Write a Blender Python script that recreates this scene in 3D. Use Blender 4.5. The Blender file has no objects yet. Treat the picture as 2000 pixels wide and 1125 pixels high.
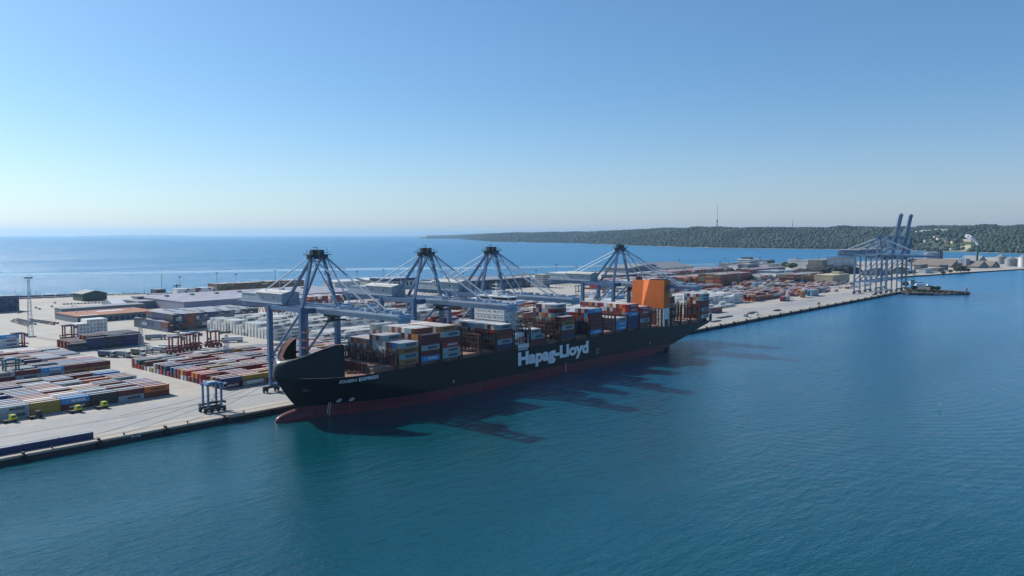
import bpy, math, random
import numpy as np
from mathutils import Vector
random.seed(7)
rng = np.random.RandomState(11)
S = bpy.context.scene
COL = S.collection
# ------------------------------------------------------------------ camera, light, exposure
FOC, CAMH, VH, VP = 1555.0, 82.5, 458.0, 2359.0          # focal length in pixels of a 2000 px wide picture
PITCH = math.atan((562.5 - VH) / FOC)
AZ = math.atan((VP - 1000) / FOC * math.cos(PITCH))
F = np.array([math.cos(AZ) * math.cos(PITCH), math.sin(AZ) * math.cos(PITCH), -math.sin(PITCH)])
R = np.array([math.sin(AZ), -math.cos(AZ), 0.0])
U = np.cross(R, F)
C0 = np.array([0.0, 0.0, CAMH])
cam = bpy.data.cameras.new('camera')
cam.sensor_width = 36.0
cam.lens = FOC / 2000 * 36.0
cam.clip_start = 1.0
cam.clip_end = 150000
camo = bpy.data.objects.new('camera', cam)
COL.objects.link(camo)
camo.location = C0
camo.rotation_euler = (math.pi / 2 - PITCH, 0, AZ - math.pi / 2)
S.camera = camo

SUN_DIR = Vector((-0.16, 1.0, 0.70)).normalized()        # towards the sun
SUN_EL = math.asin(SUN_DIR.z)
W = bpy.data.worlds.new('World')
S.world = W
W.use_nodes = True
nt = W.node_tree
bg = nt.nodes['Background']
sky = nt.nodes.new('ShaderNodeTexSky')
sky.sky_type = 'NISHITA'
sky.sun_disc = False
sky.sun_elevation = SUN_EL
sky.sun_rotation = math.atan2(SUN_DIR.x, SUN_DIR.y)
sky.altitude = 0
sky.air_density = 1.0
sky.dust_density = 0.8
sky.ozone_density = 4.5
tint = nt.nodes.new('ShaderNodeMix'); tint.data_type = 'RGBA'; tint.blend_type = 'MULTIPLY'; tint.inputs['Factor'].default_value = 1
tint.inputs['B'].default_value = (0.72, 0.97, 1.07, 1)          # camera white balance of a clear blue day
nt.links.new(sky.outputs[0], tint.inputs['A'])
wtc = nt.nodes.new('ShaderNodeTexCoord'); wsx = nt.nodes.new('ShaderNodeSeparateXYZ'); nt.links.new(wtc.outputs['Generated'], wsx.inputs[0])
cur = tint.outputs['Result']
for zmax, power, colr in ((0.9, 1.0, (0.5, 0.95, 2.0, 1)), (0.20, 2.0, (2.4, 1.5, 1.1, 1))):       # scattered light of the clear air, and pale sea haze low over the horizon
    wmr = nt.nodes.new('ShaderNodeMapRange'); wmr.inputs['From Min'].default_value = 0.0; wmr.inputs['From Max'].default_value = zmax
    wmr.inputs['To Min'].default_value = 1.0; wmr.inputs['To Max'].default_value = 0.0; nt.links.new(wsx.outputs[2], wmr.inputs['Value'])
    wpw = nt.nodes.new('ShaderNodeMath'); wpw.operation = 'POWER'; wpw.inputs[1].default_value = power; nt.links.new(wmr.outputs[0], wpw.inputs[0])
    low = nt.nodes.new('ShaderNodeMix'); low.data_type = 'RGBA'; low.blend_type = 'ADD'; low.inputs['B'].default_value = colr
    nt.links.new(wpw.outputs[0], low.inputs['Factor']); nt.links.new(cur, low.inputs['A']); cur = low.outputs['Result']
nt.links.new(low.outputs['Result'], bg.inputs[0])
bg.inputs[1].default_value = 0.076
sl = bpy.data.lights.new('sun', 'SUN')
sl.energy = 4.7
sl.angle = math.radians(0.5)
sl.color = (1.0, 0.95, 0.88)
so = bpy.data.objects.new('sun', sl)
COL.objects.link(so)
so.rotation_euler = (-SUN_DIR).to_track_quat('-Z', 'Y').to_euler()
S.view_settings.view_transform = 'Standard'
S.view_settings.look = 'None'
S.view_settings.exposure = 0.3
S.view_settings.gamma = 1.0
S.view_settings.use_curve_mapping = False
S.cycles.max_bounces = 6
S.cycles.diffuse_bounces = 2
S.cycles.glossy_bounces = 3
S.cycles.transmission_bounces = 2
S.cycles.volume_bounces = 0
S.cycles.transparent_max_bounces = 6
S.cycles.use_denoising = True

def ray(u, v): return F * FOC + R * (u - 1000) - U * (v - 562.5)
def G(u, v, z=2.3):
    d = ray(u, v); return C0 + (z - CAMH) / d[2] * d
def at_y(u, v, y):
    d = ray(u, v); return C0 + y / d[1] * d
def at_dist(u, v, dist):
    d = ray(u, v); return C0 + dist / math.hypot(d[0], d[1]) * d
def proj(x, y, z):
    q = np.array([x, y, z]) - C0; w = q @ F
    return 1000 + FOC * (q @ R) / w, 562.5 - FOC * (q @ U) / w

# ------------------------------------------------------------------ materials
def mat(name, rgb, rough=0.6, var=0.0, scale=0.2, metal=0.0, spec=0.5, island=0.0, top=None, bump=0.0, rgb2=None, coords='Object'):
    m = bpy.data.materials.new(name); m.use_nodes = True
    t = m.node_tree; N = t.nodes; L = t.links
    b = N['Principled BSDF']
    b.inputs['Roughness'].default_value = rough
    b.inputs['Metallic'].default_value = metal
    b.inputs['Specular IOR Level'].default_value = spec
    col = None
    if var or rgb2 or island or top or bump:
        tc = N.new('ShaderNodeTexCoord')
        no = N.new('ShaderNodeTexNoise'); no.inputs['Scale'].default_value = scale
        no.inputs['Detail'].default_value = 6; no.inputs['Roughness'].default_value = 0.65
        L.new(tc.outputs[coords], no.inputs['Vector'])
        mr = N.new('ShaderNodeMapRange')
        mr.inputs['From Min'].default_value = 0.3; mr.inputs['From Max'].default_value = 0.7
        L.new(no.outputs['Fac'], mr.inputs['Value'])
        mx = N.new('ShaderNodeMix'); mx.data_type = 'RGBA'
        c2 = rgb2 or tuple(c * (1 - var) for c in rgb)
        mx.inputs['A'].default_value = (*rgb, 1); mx.inputs['B'].default_value = (*c2, 1)
        L.new(mr.outputs[0], mx.inputs['Factor'])
        col = mx.outputs['Result']
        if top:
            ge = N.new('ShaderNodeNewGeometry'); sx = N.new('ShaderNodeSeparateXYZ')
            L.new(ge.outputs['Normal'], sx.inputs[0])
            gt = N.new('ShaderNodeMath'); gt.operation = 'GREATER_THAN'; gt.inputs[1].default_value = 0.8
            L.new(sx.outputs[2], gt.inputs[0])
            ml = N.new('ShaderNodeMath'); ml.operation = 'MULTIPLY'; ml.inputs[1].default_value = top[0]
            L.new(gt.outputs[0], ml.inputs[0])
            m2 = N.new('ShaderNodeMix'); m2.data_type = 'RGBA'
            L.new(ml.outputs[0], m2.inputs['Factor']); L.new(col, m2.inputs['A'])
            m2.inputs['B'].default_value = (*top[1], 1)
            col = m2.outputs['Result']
        if island:
            ge = N.new('ShaderNodeNewGeometry'); oi = N.new('ShaderNodeObjectInfo')
            ad = N.new('ShaderNodeMath'); ad.operation = 'ADD'
            L.new(ge.outputs['Random Per Island'], ad.inputs[0]); L.new(oi.outputs['Random'], ad.inputs[1])
            fr = N.new('ShaderNodeMath'); fr.operation = 'FRACT'; L.new(ad.outputs[0], fr.inputs[0])
            r2 = N.new('ShaderNodeMapRange'); r2.inputs['To Min'].default_value = 1 - island; r2.inputs['To Max'].default_value = 1 + island
            L.new(fr.outputs[0], r2.inputs['Value'])
            hs = N.new('ShaderNodeHueSaturation'); L.new(r2.outputs[0], hs.inputs['Value']); L.new(col, hs.inputs['Color'])
            col = hs.outputs['Color']
        L.new(col, b.inputs['Base Color'])
        if bump:
            bp = N.new('ShaderNodeBump'); bp.inputs['Strength'].default_value = bump; bp.inputs['Distance'].default_value = 0.3
            L.new(no.outputs['Fac'], bp.inputs['Height']); L.new(bp.outputs[0], b.inputs['Normal'])
    else:
        b.inputs['Base Color'].default_value = (*rgb, 1)
    return m

def hull_mat(name, c1, c2, c3):
    m = bpy.data.materials.new(name); m.use_nodes = True; t = m.node_tree; N = t.nodes; L = t.links; b = N['Principled BSDF']
    b.inputs['Roughness'].default_value = .42; b.inputs['Specular IOR Level'].default_value = .22
    g = N.new('ShaderNodeNewGeometry'); cur = None
    for sc, nsc, lo, hi, col, mxv in (((1, 1, 1), .05, .35, .65, c2, .8), ((1.0, 1, .08), .5, .62, .78, c3, .7), ((.06, 1, 1), .6, .60, .72, c2, .9), ((1, 1, 1), 1.2, .66, .74, c3, .5)):
        mp = N.new('ShaderNodeMapping'); mp.inputs['Scale'].default_value = sc; L.new(g.outputs['Position'], mp.inputs[0])
        n = N.new('ShaderNodeTexNoise'); n.inputs['Scale'].default_value = nsc; n.inputs['Detail'].default_value = 5; L.new(mp.outputs[0], n.inputs['Vector'])
        r = N.new('ShaderNodeMapRange'); r.inputs['From Min'].default_value = lo; r.inputs['From Max'].default_value = hi; r.inputs['To Max'].default_value = mxv; L.new(n.outputs['Fac'], r.inputs['Value'])
        x = N.new('ShaderNodeMix'); x.data_type = 'RGBA'; L.new(r.outputs[0], x.inputs['Factor']); x.inputs['B'].default_value = (*col, 1)
        if cur is None: x.inputs['A'].default_value = (*c1, 1)
        else: L.new(cur, x.inputs['A'])
        cur = x.outputs['Result']
    L.new(cur, b.inputs['Base Color']); return m
def ground_mat(name, c1, c2, c3):
    m = bpy.data.materials.new(name); m.use_nodes = True; t = m.node_tree; N = t.nodes; L = t.links; b = N['Principled BSDF']; b.inputs['Roughness'].default_value = .85
    g = N.new('ShaderNodeNewGeometry'); cur = None
    for sc, rot, nsc, lo, hi, col in (((1, 1, 1), 0, .018, .38, .62, c2), ((.05, 1, 1), 0, .22, .45, .75, c2), ((1, .06, 1), 0, .15, .5, .8, c2), ((1, 1, 1), .4, .11, .52, .72, c3), ((1, 1, 1), 0, 1.3, .55, .8, tuple(k * .75 for k in c2))):
        mp = N.new('ShaderNodeMapping'); mp.inputs['Scale'].default_value = sc; mp.inputs['Rotation'].default_value = (0, 0, rot); L.new(g.outputs['Position'], mp.inputs[0])
        n = N.new('ShaderNodeTexNoise'); n.inputs['Scale'].default_value = nsc; n.inputs['Detail'].default_value = 5; n.inputs['Roughness'].default_value = .7; L.new(mp.outputs[0], n.inputs['Vector'])
        r = N.new('ShaderNodeMapRange'); r.inputs['From Min'].default_value = lo; r.inputs['From Max'].default_value = hi; r.inputs['To Max'].default_value = .75; L.new(n.outputs['Fac'], r.inputs['Value'])
        x = N.new('ShaderNodeMix'); x.data_type = 'RGBA'; L.new(r.outputs[0], x.inputs['Factor']); x.inputs['B'].default_value = (*col, 1)
        if cur is None: x.inputs['A'].default_value = (*c1, 1)
        else: L.new(cur, x.inputs['A'])
        cur = x.outputs['Result']
    L.new(cur, b.inputs['Base Color']); return m
GLARE_DUST = (0.68, 0.67, 0.65)  # pale tint for container roofs: sun glare painted in, along with dust
PAL = {  # container paints
 'maroon': (0.14, 0.012, 0.018), 'grey': (0.40, 0.44, 0.46), 'bright blue': (0.012, 0.30, 0.66), 'navy': (0.008, 0.028, 0.12),
 'orange': (0.60, 0.17, 0.025), 'tan': (0.42, 0.19, 0.06), 'rust brown': (0.24, 0.045, 0.02), 'white': (0.80, 0.80, 0.76),
 'dark green': (0.018, 0.10, 0.085), 'ochre': (0.42, 0.27, 0.035), 'red': (0.42, 0.02, 0.03), 'pale teal': (0.26, 0.40, 0.42),
 'magenta': (0.45, 0.02, 0.22), 'charcoal': (0.012, 0.03, 0.045), 'olive': (0.15, 0.125, 0.07), 'slate': (0.06, 0.11, 0.18)}
CM = {k: mat('paint ' + k, v, rough=0.42, var=0.22, scale=0.25, island=0.16, top=(0.47 if k not in ('white', 'grey') else 0.25, GLARE_DUST), coords='Object') for k, v in PAL.items()}
M = dict(
 steel=mat('crane blue steel', (0.085, 0.18, 0.33), 0.45, 0.25, 0.08),
 steel2=mat('crane pale steel', (0.34, 0.45, 0.57), 0.5, 0.2, 0.1),
 farsteel=mat('far crane steel', (0.15, 0.24, 0.36), 0.5, 0.2, 0.1),
 dark=mat('dark machinery', (0.03, 0.045, 0.06), 0.6, 0.3, 0.5),
 house=mat('machinery house sheet', (0.33, 0.40, 0.44), 0.5, 0.15, 0.2),
 houseroof=mat('machinery house roof', (0.58, 0.57, 0.54), 0.6, 0.15, 0.2),
 glass=mat('dark glass', (0.01, 0.02, 0.03), 0.08),
 hull=hull_mat('black hull paint', (0.003, 0.010, 0.015), (0.012, 0.018, 0.022), (0.045, 0.022, 0.016)),
 red=hull_mat('antifouling red', (0.17, 0.030, 0.045), (0.11, 0.036, 0.046), (0.26, 0.13, 0.11)),
 whale=mat('whaleback paint', (0.003, 0.017, 0.026), 0.38, 0.4, 0.15, spec=0.2),
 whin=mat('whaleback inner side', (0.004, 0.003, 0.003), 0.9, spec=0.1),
 rim=mat('whaleback rim', (0.16, 0.055, 0.045), 0.6, 0.2, 0.3),
 deck=mat('deck primer', (0.30, 0.17, 0.13), 0.6, 0.35, 0.12),
 lash=mat('lashing bridge brown', (0.15, 0.065, 0.048), 0.65, 0.4, 0.3),
 hatch=mat('hatch cover', (0.36, 0.22, 0.17), 0.6, 0.4, 0.15),
 white=mat('ship white', (0.74, 0.76, 0.77), 0.45, 0.08, 0.2),
 mark=mat('marking white', (0.88, 0.90, 0.92), 0.5, 0.12, 0.3),
 funnel=mat('funnel orange', (0.72, 0.16, 0.012), 0.6, 0.22, 0.25),
 emblem=mat('emblem blue', (0.02, 0.03, 0.22), 0.5),
 boat=mat('lifeboat red', (0.45, 0.09, 0.04), 0.5, 0.2, 0.4),
 textd=mat('lettering dark', (0.02, 0.03, 0.05), 0.5),
 textw=mat('lettering white', (0.65, 0.70, 0.72), 0.5),
 star=mat('emblem light blue', (0.16, 0.45, 0.62), 0.5),
 concrete=ground_mat('yard concrete', (0.43, 0.40, 0.345), (0.33, 0.31, 0.28), (0.50, 0.46, 0.39)),
 apron=ground_mat('apron asphalt', (0.35, 0.345, 0.335), (0.27, 0.27, 0.275), (0.40, 0.39, 0.37)),
 edge=mat('quay coping', (0.42, 0.37, 0.30), 0.85, 0.25, 0.3),
 wall=mat('quay wall', (0.028, 0.040, 0.044), 0.8, 0.5, 0.15),
 rail=mat('rail groove', (0.10, 0.09, 0.085), 0.7),
 paintline=mat('yard line paint', (0.6, 0.58, 0.5), 0.8, 0.3, 0.5),
 rubber=mat('fender rubber', (0.012, 0.012, 0.014), 0.8),
 tyre=mat('tyre', (0.012, 0.012, 0.013), 0.85),
 scred=mat('carrier red', (0.20, 0.025, 0.03), 0.5, 0.2, 0.5),
 scblue=mat('carrier blue', (0.10, 0.24, 0.42), 0.45, 0.2, 0.5),
 scteal=mat('carrier teal', (0.05, 0.16, 0.17), 0.5, 0.2, 0.5),
 yellow=mat('tractor yellow green', (0.50, 0.56, 0.05), 0.45, 0.15, 0.5),
 black=mat('tractor black', (0.02, 0.02, 0.025), 0.5),
 chassis=mat('chassis brown', (0.10, 0.06, 0.05), 0.6, 0.3, 0.5),
 greywall=mat('shed grey cladding', (0.20, 0.23, 0.26), 0.7, 0.25, 0.1),
 greyroof=mat('grey roof sheet', (0.24, 0.26, 0.28), 0.7, 0.2, 0.06),
 lavender=mat('warehouse lavender cladding', (0.27, 0.28, 0.37), 0.7, 0.1, 0.05),
 lavroof=mat('warehouse roof', (0.30, 0.30, 0.37), 0.65, 0.25, 0.03),
 skyl=mat('skylight sheet', (0.80, 0.80, 0.78), 0.4),
 brick=mat('brown roof felt', (0.36, 0.155, 0.085), 0.85, 0.3, 0.08),
 pale=mat('pale cladding', (0.60, 0.61, 0.60), 0.65, 0.12, 0.1),
 beige=mat('beige render', (0.50, 0.44, 0.31), 0.85, 0.2, 0.1),
 darkwall=mat('dark cladding', (0.05, 0.07, 0.09), 0.7, 0.3, 0.1),
 greendark=mat('green cladding', (0.05, 0.08, 0.075), 0.7, 0.3, 0.1),
 olivegrey=mat('olive grey cladding', (0.17, 0.18, 0.15), 0.8, 0.3, 0.05),
 brownroof=mat('brown grey roof', (0.21, 0.18, 0.155), 0.85, 0.25, 0.04),
 darkstone=mat('coal and scrap', (0.03, 0.038, 0.038), 0.95, 0.6, 0.08, bump=0.5),
 rock=mat('breakwater rock', (0.12, 0.11, 0.10), 0.9, 0.5, 0.3, bump=0.4),
 grass=mat('verge grass', (0.12, 0.13, 0.06), 0.95, 0, 0.03, rgb2=(0.22, 0.20, 0.13)),
 bark=mat('bark', (0.06, 0.045, 0.035), 0.9),
 leaf=mat('leaf', (0.045, 0.075, 0.028), 0.8, 0, 0.5, rgb2=(0.025, 0.045, 0.02), island=0.35),
 silo=mat('silo steel', (0.26, 0.27, 0.28), 0.5, 0.2, 0.1),
 greens=mat('navigation green', (0.03, 0.30, 0.18), 0.5),
 roofred=mat('roof tile', (0.32, 0.12, 0.07), 0.85),
 smoke=mat('smoke', (0.85, 0.86, 0.88), 1.0),
)

ORD = ['first', 'second', 'third', 'fourth', 'fifth', 'sixth', 'seventh', 'eighth', 'ninth', 'tenth', 'eleventh', 'twelfth', 'thirteenth', 'fourteenth', 'fifteenth', 'sixteenth', 'seventeenth', 'eighteenth',
       'nineteenth', 'twentieth', 'twenty-first', 'twenty-second', 'twenty-third', 'twenty-fourth', 'twenty-fifth', 'twenty-sixth', 'twenty-seventh']
# ------------------------------------------------------------------ mesh helpers
class MB:
    def __init__(s): s.v = []; s.f = []; s.m = []
    def add(s, vs, fs, m=0):
        n = len(s.v); s.v.extend(vs); s.f.extend([tuple(i + n for i in f) for f in fs]); s.m.extend([m] * len(fs))
    def box(s, x0, x1, y0, y1, z0, z1, m=0, mt=None):
        s.add([(x0, y0, z0), (x1, y0, z0), (x1, y1, z0), (x0, y1, z0), (x0, y0, z1), (x1, y0, z1), (x1, y1, z1), (x0, y1, z1)],
              [(0, 3, 2, 1), (4, 5, 6, 7), (0, 1, 5, 4), (1, 2, 6, 5), (2, 3, 7, 6), (3, 0, 4, 7)], m)
        if mt is not None: s.m[-5] = mt
        return s
    def bar(s, p, q, w, h=None, m=0):
        h = h or w; p = Vector(p); q = Vector(q); d = (q - p).normalized()
        a = Vector((0, 0, 1)) if abs(d.z) < 0.98 else Vector((1, 0, 0))
        e = d.cross(a).normalized() * (w / 2); g = e.cross(d).normalized() * (h / 2)
        vs = [tuple(c) for b in (p, q) for c in (b - e - g, b + e - g, b + e + g, b - e + g)]
        s.add(vs, [(3, 2, 1, 0), (4, 5, 6, 7), (0, 1, 5, 4), (1, 2, 6, 5), (2, 3, 7, 6), (3, 0, 4, 7)], m); return s
    def tube(s, p, q, r, r2=None, n=8, m=0):
        r2 = r if r2 is None else r2; p = Vector(p); q = Vector(q); d = (q - p).normalized()
        a = Vector((0, 0, 1)) if abs(d.z) < 0.98 else Vector((1, 0, 0))
        e = d.cross(a).normalized(); g = e.cross(d)
        vs = []
        for b, rr in ((p, r), (q, r2)):
            for k in range(n):
                t = 2 * math.pi * k / n; vs.append(tuple(b + e * (rr * math.cos(t)) + g * (rr * math.sin(t))))
        fs = [(k, (k + 1) % n, n + (k + 1) % n, n + k) for k in range(n)] + [tuple(range(n - 1, -1, -1)), tuple(range(n, 2 * n))]
        s.add(vs, fs, m); return s
    def prism(s, pts, z0, z1, m=0, mt=None):
        n = len(pts)
        vs = [(x, y, z0) for x, y in pts] + [(x, y, z1) for x, y in pts]
        fs = [(k, (k + 1) % n, n + (k + 1) % n, n + k) for k in range(n)] + [tuple(range(n - 1, -1, -1)), tuple(range(n, 2 * n))]
        s.add(vs, fs, m)
        if mt is not None: s.m[-1] = mt
        return s
    def gable(s, x0, x1, y0, y1, z0, z1, zr, axis='x', m=0, mr=1, off=0.0):
        if axis == 'x':
            ym = (y0 + y1) / 2 + off
            s.add([(x0, y0, z0), (x1, y0, z0), (x1, y1, z0), (x0, y1, z0), (x0, y0, z1), (x1, y0, z1), (x1, y1, z1), (x0, y1, z1), (x0, ym, zr), (x1, ym, zr)],
                  [(0, 1, 5, 4), (2, 3, 7, 6), (0, 4, 8, 7, 3), (1, 2, 6, 9, 5)], m)
            s.add([(x0 - 1, y0 - 1, z1 - .3), (x1 + 1, y0 - 1, z1 - .3), (x1 + 1, ym, zr + .1), (x0 - 1, ym, zr + .1), (x1 + 1, y1 + 1, z1 - .3), (x0 - 1, y1 + 1, z1 - .3)],
                  [(0, 1, 2, 3), (3, 2, 4, 5)], mr)
        else:
            xm = (x0 + x1) / 2 + off
            s.add([(x0, y0, z0), (x1, y0, z0), (x1, y1, z0), (x0, y1, z0), (x0, y0, z1), (x1, y0, z1), (x1, y1, z1), (x0, y1, z1), (xm, y0, zr), (xm, y1, zr)],
                  [(0, 1, 5, 8, 4), (2, 3, 7, 9, 6), (0, 4, 7, 3), (1, 2, 6, 5)], m)
            s.add([(x0 - 1, y0 - 1, z1 - .3), (x0 - 1, y1 + 1, z1 - .3), (xm, y1 + 1, zr + .1), (xm, y0 - 1, zr + .1), (x1 + 1, y1 + 1, z1 - .3), (x1 + 1, y0 - 1, z1 - .3)],
                  [(0, 3, 2, 1), (3, 5, 4, 2)], mr)
        return s
    def mesh(s, name, mats, smooth=False):
        me = bpy.data.meshes.new(name); me.from_pydata(s.v, [], s.f)
        mats = mats if isinstance(mats, (list, tuple)) else [mats]
        for k in mats: me.materials.append(k)
        if len(mats) > 1: me.polygons.foreach_set('material_index', s.m)
        if smooth: me.polygons.foreach_set('use_smooth', [True] * len(me.polygons))
        me.update(); return me
    def build(s, name, mats, parent=None, smooth=False):
        return link(name, s.mesh(name, mats, smooth), parent)

def link(name, me, parent=None):
    o = bpy.data.objects.new(name, me); COL.objects.link(o)
    if parent is not None: o.parent = parent
    return o
def tag(o, label, cat, group=None):
    o['label'] = label; o['category'] = cat
    if group: o['group'] = group
    return o
def thing(name, label, cat, loc=(0, 0, 0), group=None, rz=0):
    o = bpy.data.objects.new(name, None); COL.objects.link(o); o.location = loc; o.rotation_euler = (0, 0, rz)
    return tag(o, label, cat, group)
def kind(o, k): o['kind'] = k; return o
def copy_tree(o, parent=None):
    c = o.copy(); COL.objects.link(c); c.parent = parent
    for ch in list(o.children): copy_tree(ch, c)
    return c

_tc = {}
def text_mesh(s, cap, width, m, bold=0.0, thick=0.03):
    key = (s, cap, width, m.name)
    if key in _tc: return _tc[key]
    cu = bpy.data.curves.new('lettering', 'FONT'); cu.body = s; cu.size = 1; cu.offset = bold; cu.extrude = 0.0; cu.resolution_u = 3
    o = bpy.data.objects.new('tmp', cu); COL.objects.link(o)
    dg = bpy.context.evaluated_depsgraph_get()
    me = bpy.data.meshes.new_from_object(o.evaluated_get(dg)); bpy.data.objects.remove(o)
    co = np.zeros(len(me.vertices) * 3); me.vertices.foreach_get('co', co); co = co.reshape(-1, 3)
    x0, x1 = co[:, 0].min(), co[:, 0].max(); caph = 0.72 + 2 * bold
    n = co.copy(); n[:, 0] = (co[:, 0] - x0) / (x1 - x0) * width; n[:, 2] = co[:, 1] / caph * cap; n[:, 1] = 0
    me.vertices.foreach_set('co', n.ravel()); me.materials.clear(); me.materials.append(m); me.update()
    _tc[key] = me; return me
def star_mesh(r, m):
    if ('star', r) in _tc: return _tc[('star', r)]
    b = MB(); pts = [(r * (1 if k % 2 == 0 else .45) * math.sin(k * math.pi / 7), 0, r * (1 if k % 2 == 0 else .45) * math.cos(k * math.pi / 7)) for k in range(14)]
    b.add(pts, [tuple(range(14))]); me = b.mesh('emblem', m); _tc[('star', r)] = me; return me

# ------------------------------------------------------------------ water, land, far shore
def water_mat():
    m = bpy.data.materials.new('sea water'); m.use_nodes = True
    t = m.node_tree; N = t.nodes; L = t.links; b = N['Principled BSDF']
    b.inputs['IOR'].default_value = 1.333; b.inputs['Specular IOR Level'].default_value = 1.0
    b.inputs['Subsurface Weight'].default_value = 1.0; b.inputs['Subsurface Scale'].default_value = 2.6; b.inputs['Subsurface Radius'].default_value = (0.5, 1.0, 1.0)
    tc = N.new('ShaderNodeNewGeometry')
    def noise(sx, sy, scale, det=3, rot=0):
        mp = N.new('ShaderNodeMapping'); mp.inputs['Scale'].default_value = (sx, sy, 1); mp.inputs['Rotation'].default_value = (0, 0, rot)
        n = N.new('ShaderNodeTexNoise'); n.inputs['Scale'].default_value = scale; n.inputs['Detail'].default_value = det; n.inputs['Roughness'].default_value = 0.6
        L.new(tc.outputs['Position'], mp.inputs[0]); L.new(mp.outputs[0], n.inputs['Vector']); return n.outputs['Fac']
    big = noise(1, 1, 0.006, 3)
    a = noise(1, 2.2, 0.55, 3, 0.9); c = noise(1, 2.6, 0.13, 2, 0.75); d = noise(1, 1.5, 1.6, 2, 0.3)
    def mul(x, k):
        q = N.new('ShaderNodeMath'); q.operation = 'MULTIPLY'; q.inputs[1].default_value = k
        L.new(x, q.inputs[0]); return q.outputs[0]
    def add(x, y):
        q = N.new('ShaderNodeMath'); q.operation = 'ADD'; L.new(x, q.inputs[0]); L.new(y, q.inputs[1]); return q.outputs[0]
    e = noise(1, 3.0, 0.045, 2, 0.65)
    h = add(add(add(mul(a, 0.40), mul(c, 0.62)), mul(d, 0.12)), mul(e, 1.1))
    streak = noise(0.12, 1.0, 0.0045, 3, 0.0)      # calm slicks on the bay
    rs = N.new('ShaderNodeMapRange'); rs.inputs['From Min'].default_value = 0.42; rs.inputs['From Max'].default_value = 0.6
    rs.inputs['To Min'].default_value = 0.45; rs.inputs['To Max'].default_value = 1.0
    L.new(streak, rs.inputs['Value'])
    # rings of an old wake spreading over the dock on the right
    wc = G(1640, 745, 0); wmp = N.new('ShaderNodeMapping'); wmp.inputs['Location'].default_value = (-wc[0], -wc[1], 0); L.new(tc.outputs['Position'], wmp.inputs[0])
    wv = N.new('ShaderNodeTexWave'); wv.wave_type = 'RINGS'; wv.rings_direction = 'Z'; wv.inputs['Scale'].default_value = 0.052; wv.inputs['Distortion'].default_value = 1.6; wv.inputs['Detail'].default_value = 2
    L.new(wmp.outputs[0], wv.inputs['Vector']); wl = N.new('ShaderNodeVectorMath'); wl.operation = 'LENGTH'; L.new(wmp.outputs[0], wl.inputs[0])
    wr = N.new('ShaderNodeMapRange'); wr.inputs['From Min'].default_value = 60; wr.inputs['From Max'].default_value = 260; wr.inputs['To Min'].default_value = 0.17; wr.inputs['To Max'].default_value = 0.0; L.new(wl.outputs['Value'], wr.inputs['Value'])
    wm = N.new('ShaderNodeMath'); wm.operation = 'MULTIPLY'; L.new(wv.outputs['Fac'], wm.inputs[0]); L.new(wr.outputs[0], wm.inputs[1])
    h = add(h, wm.outputs[0])
    # one long calm slick lying parallel to the far shore
    sxy = N.new('ShaderNodeSeparateXYZ'); L.new(tc.outputs['Position'], sxy.inputs[0])
    (xa, ya), (xb, yb) = [tuple(G(*q, 0)[:2]) for q in ((0, 536.5), (900, 523))]
    kx = (yb - ya) / (xb - xa)
    wob = noise(1, 1, 0.0012, 3)
    def m2(op, x, y):
        q = N.new('ShaderNodeMath'); q.operation = op
        for i_, w_ in enumerate((x, y)):
            if isinstance(w_, (int, float)): q.inputs[i_].default_value = w_
            else: L.new(w_, q.inputs[i_])
        return q.outputs[0]
    dist = m2('SUBTRACT', m2('SUBTRACT', sxy.outputs[1], m2('MULTIPLY', sxy.outputs[0], kx)), ya - kx * xa)
    dist = m2('ADD', dist, m2('MULTIPLY', m2('SUBTRACT', wob, 0.5), 260.0))
    sl_ = N.new('ShaderNodeMapRange'); sl_.interpolation_type = 'SMOOTHSTEP'; sl_.inputs['From Min'].default_value = 40; sl_.inputs['From Max'].default_value = 110
    sl_.inputs['To Min'].default_value = 0.12; sl_.inputs['To Max'].default_value = 1.0; L.new(m2('ABSOLUTE', dist, 0.0), sl_.inputs['Value'])
    rb = N.new('ShaderNodeMapRange'); rb.inputs['From Min'].default_value = 0.35; rb.inputs['From Max'].default_value = 0.65
    rb.inputs['To Min'].default_value = 0.7; rb.inputs['To Max'].default_value = 1.15
    L.new(big, rb.inputs['Value'])
    st = N.new('ShaderNodeMath'); st.operation = 'MULTIPLY'; L.new(rs.outputs[0], st.inputs[0]); sea = N.new('ShaderNodeMapRange'); sea.inputs['From Min'].default_value = 950; sea.inputs['From Max'].default_value = 1150      # open bay is rougher than the dock
    sea.inputs['To Min'].default_value = 0.85; sea.inputs['To Max'].default_value = 4.0
    L.new(m2('ADD', sxy.outputs[1], m2('MULTIPLY', m2('MAXIMUM', m2('SUBTRACT', sxy.outputs[0], 1900.0), 0.0), 0.5)), sea.inputs['Value'])
    L.new(m2('MULTIPLY', m2('MULTIPLY', rb.outputs[0], sea.outputs[0]), sl_.outputs[0]), st.inputs[1])
    bp = N.new('ShaderNodeBump'); bp.inputs['Distance'].default_value = 1.0
    L.new(st.outputs[0], bp.inputs['Strength']); L.new(h, bp.inputs['Height']); L.new(bp.outputs[0], b.inputs['Normal'])
    rg = N.new('ShaderNodeMapRange'); rg.inputs['From Min'].default_value = 300; rg.inputs['From Max'].default_value = 2000
    rg.inputs['To Min'].default_value = 0.06; rg.inputs['To Max'].default_value = 0.28
    vl = N.new('ShaderNodeVectorMath'); vl.operation = 'LENGTH'; L.new(tc.outputs['Position'], vl.inputs[0]); L.new(vl.outputs['Value'], rg.inputs['Value'])
    L.new(m2('MULTIPLY', rg.outputs[0], m2('MAXIMUM', sl_.outputs[0], 0.3)), b.inputs['Roughness'])
    mx = N.new('ShaderNodeMix'); mx.data_type = 'RGBA'
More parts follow.
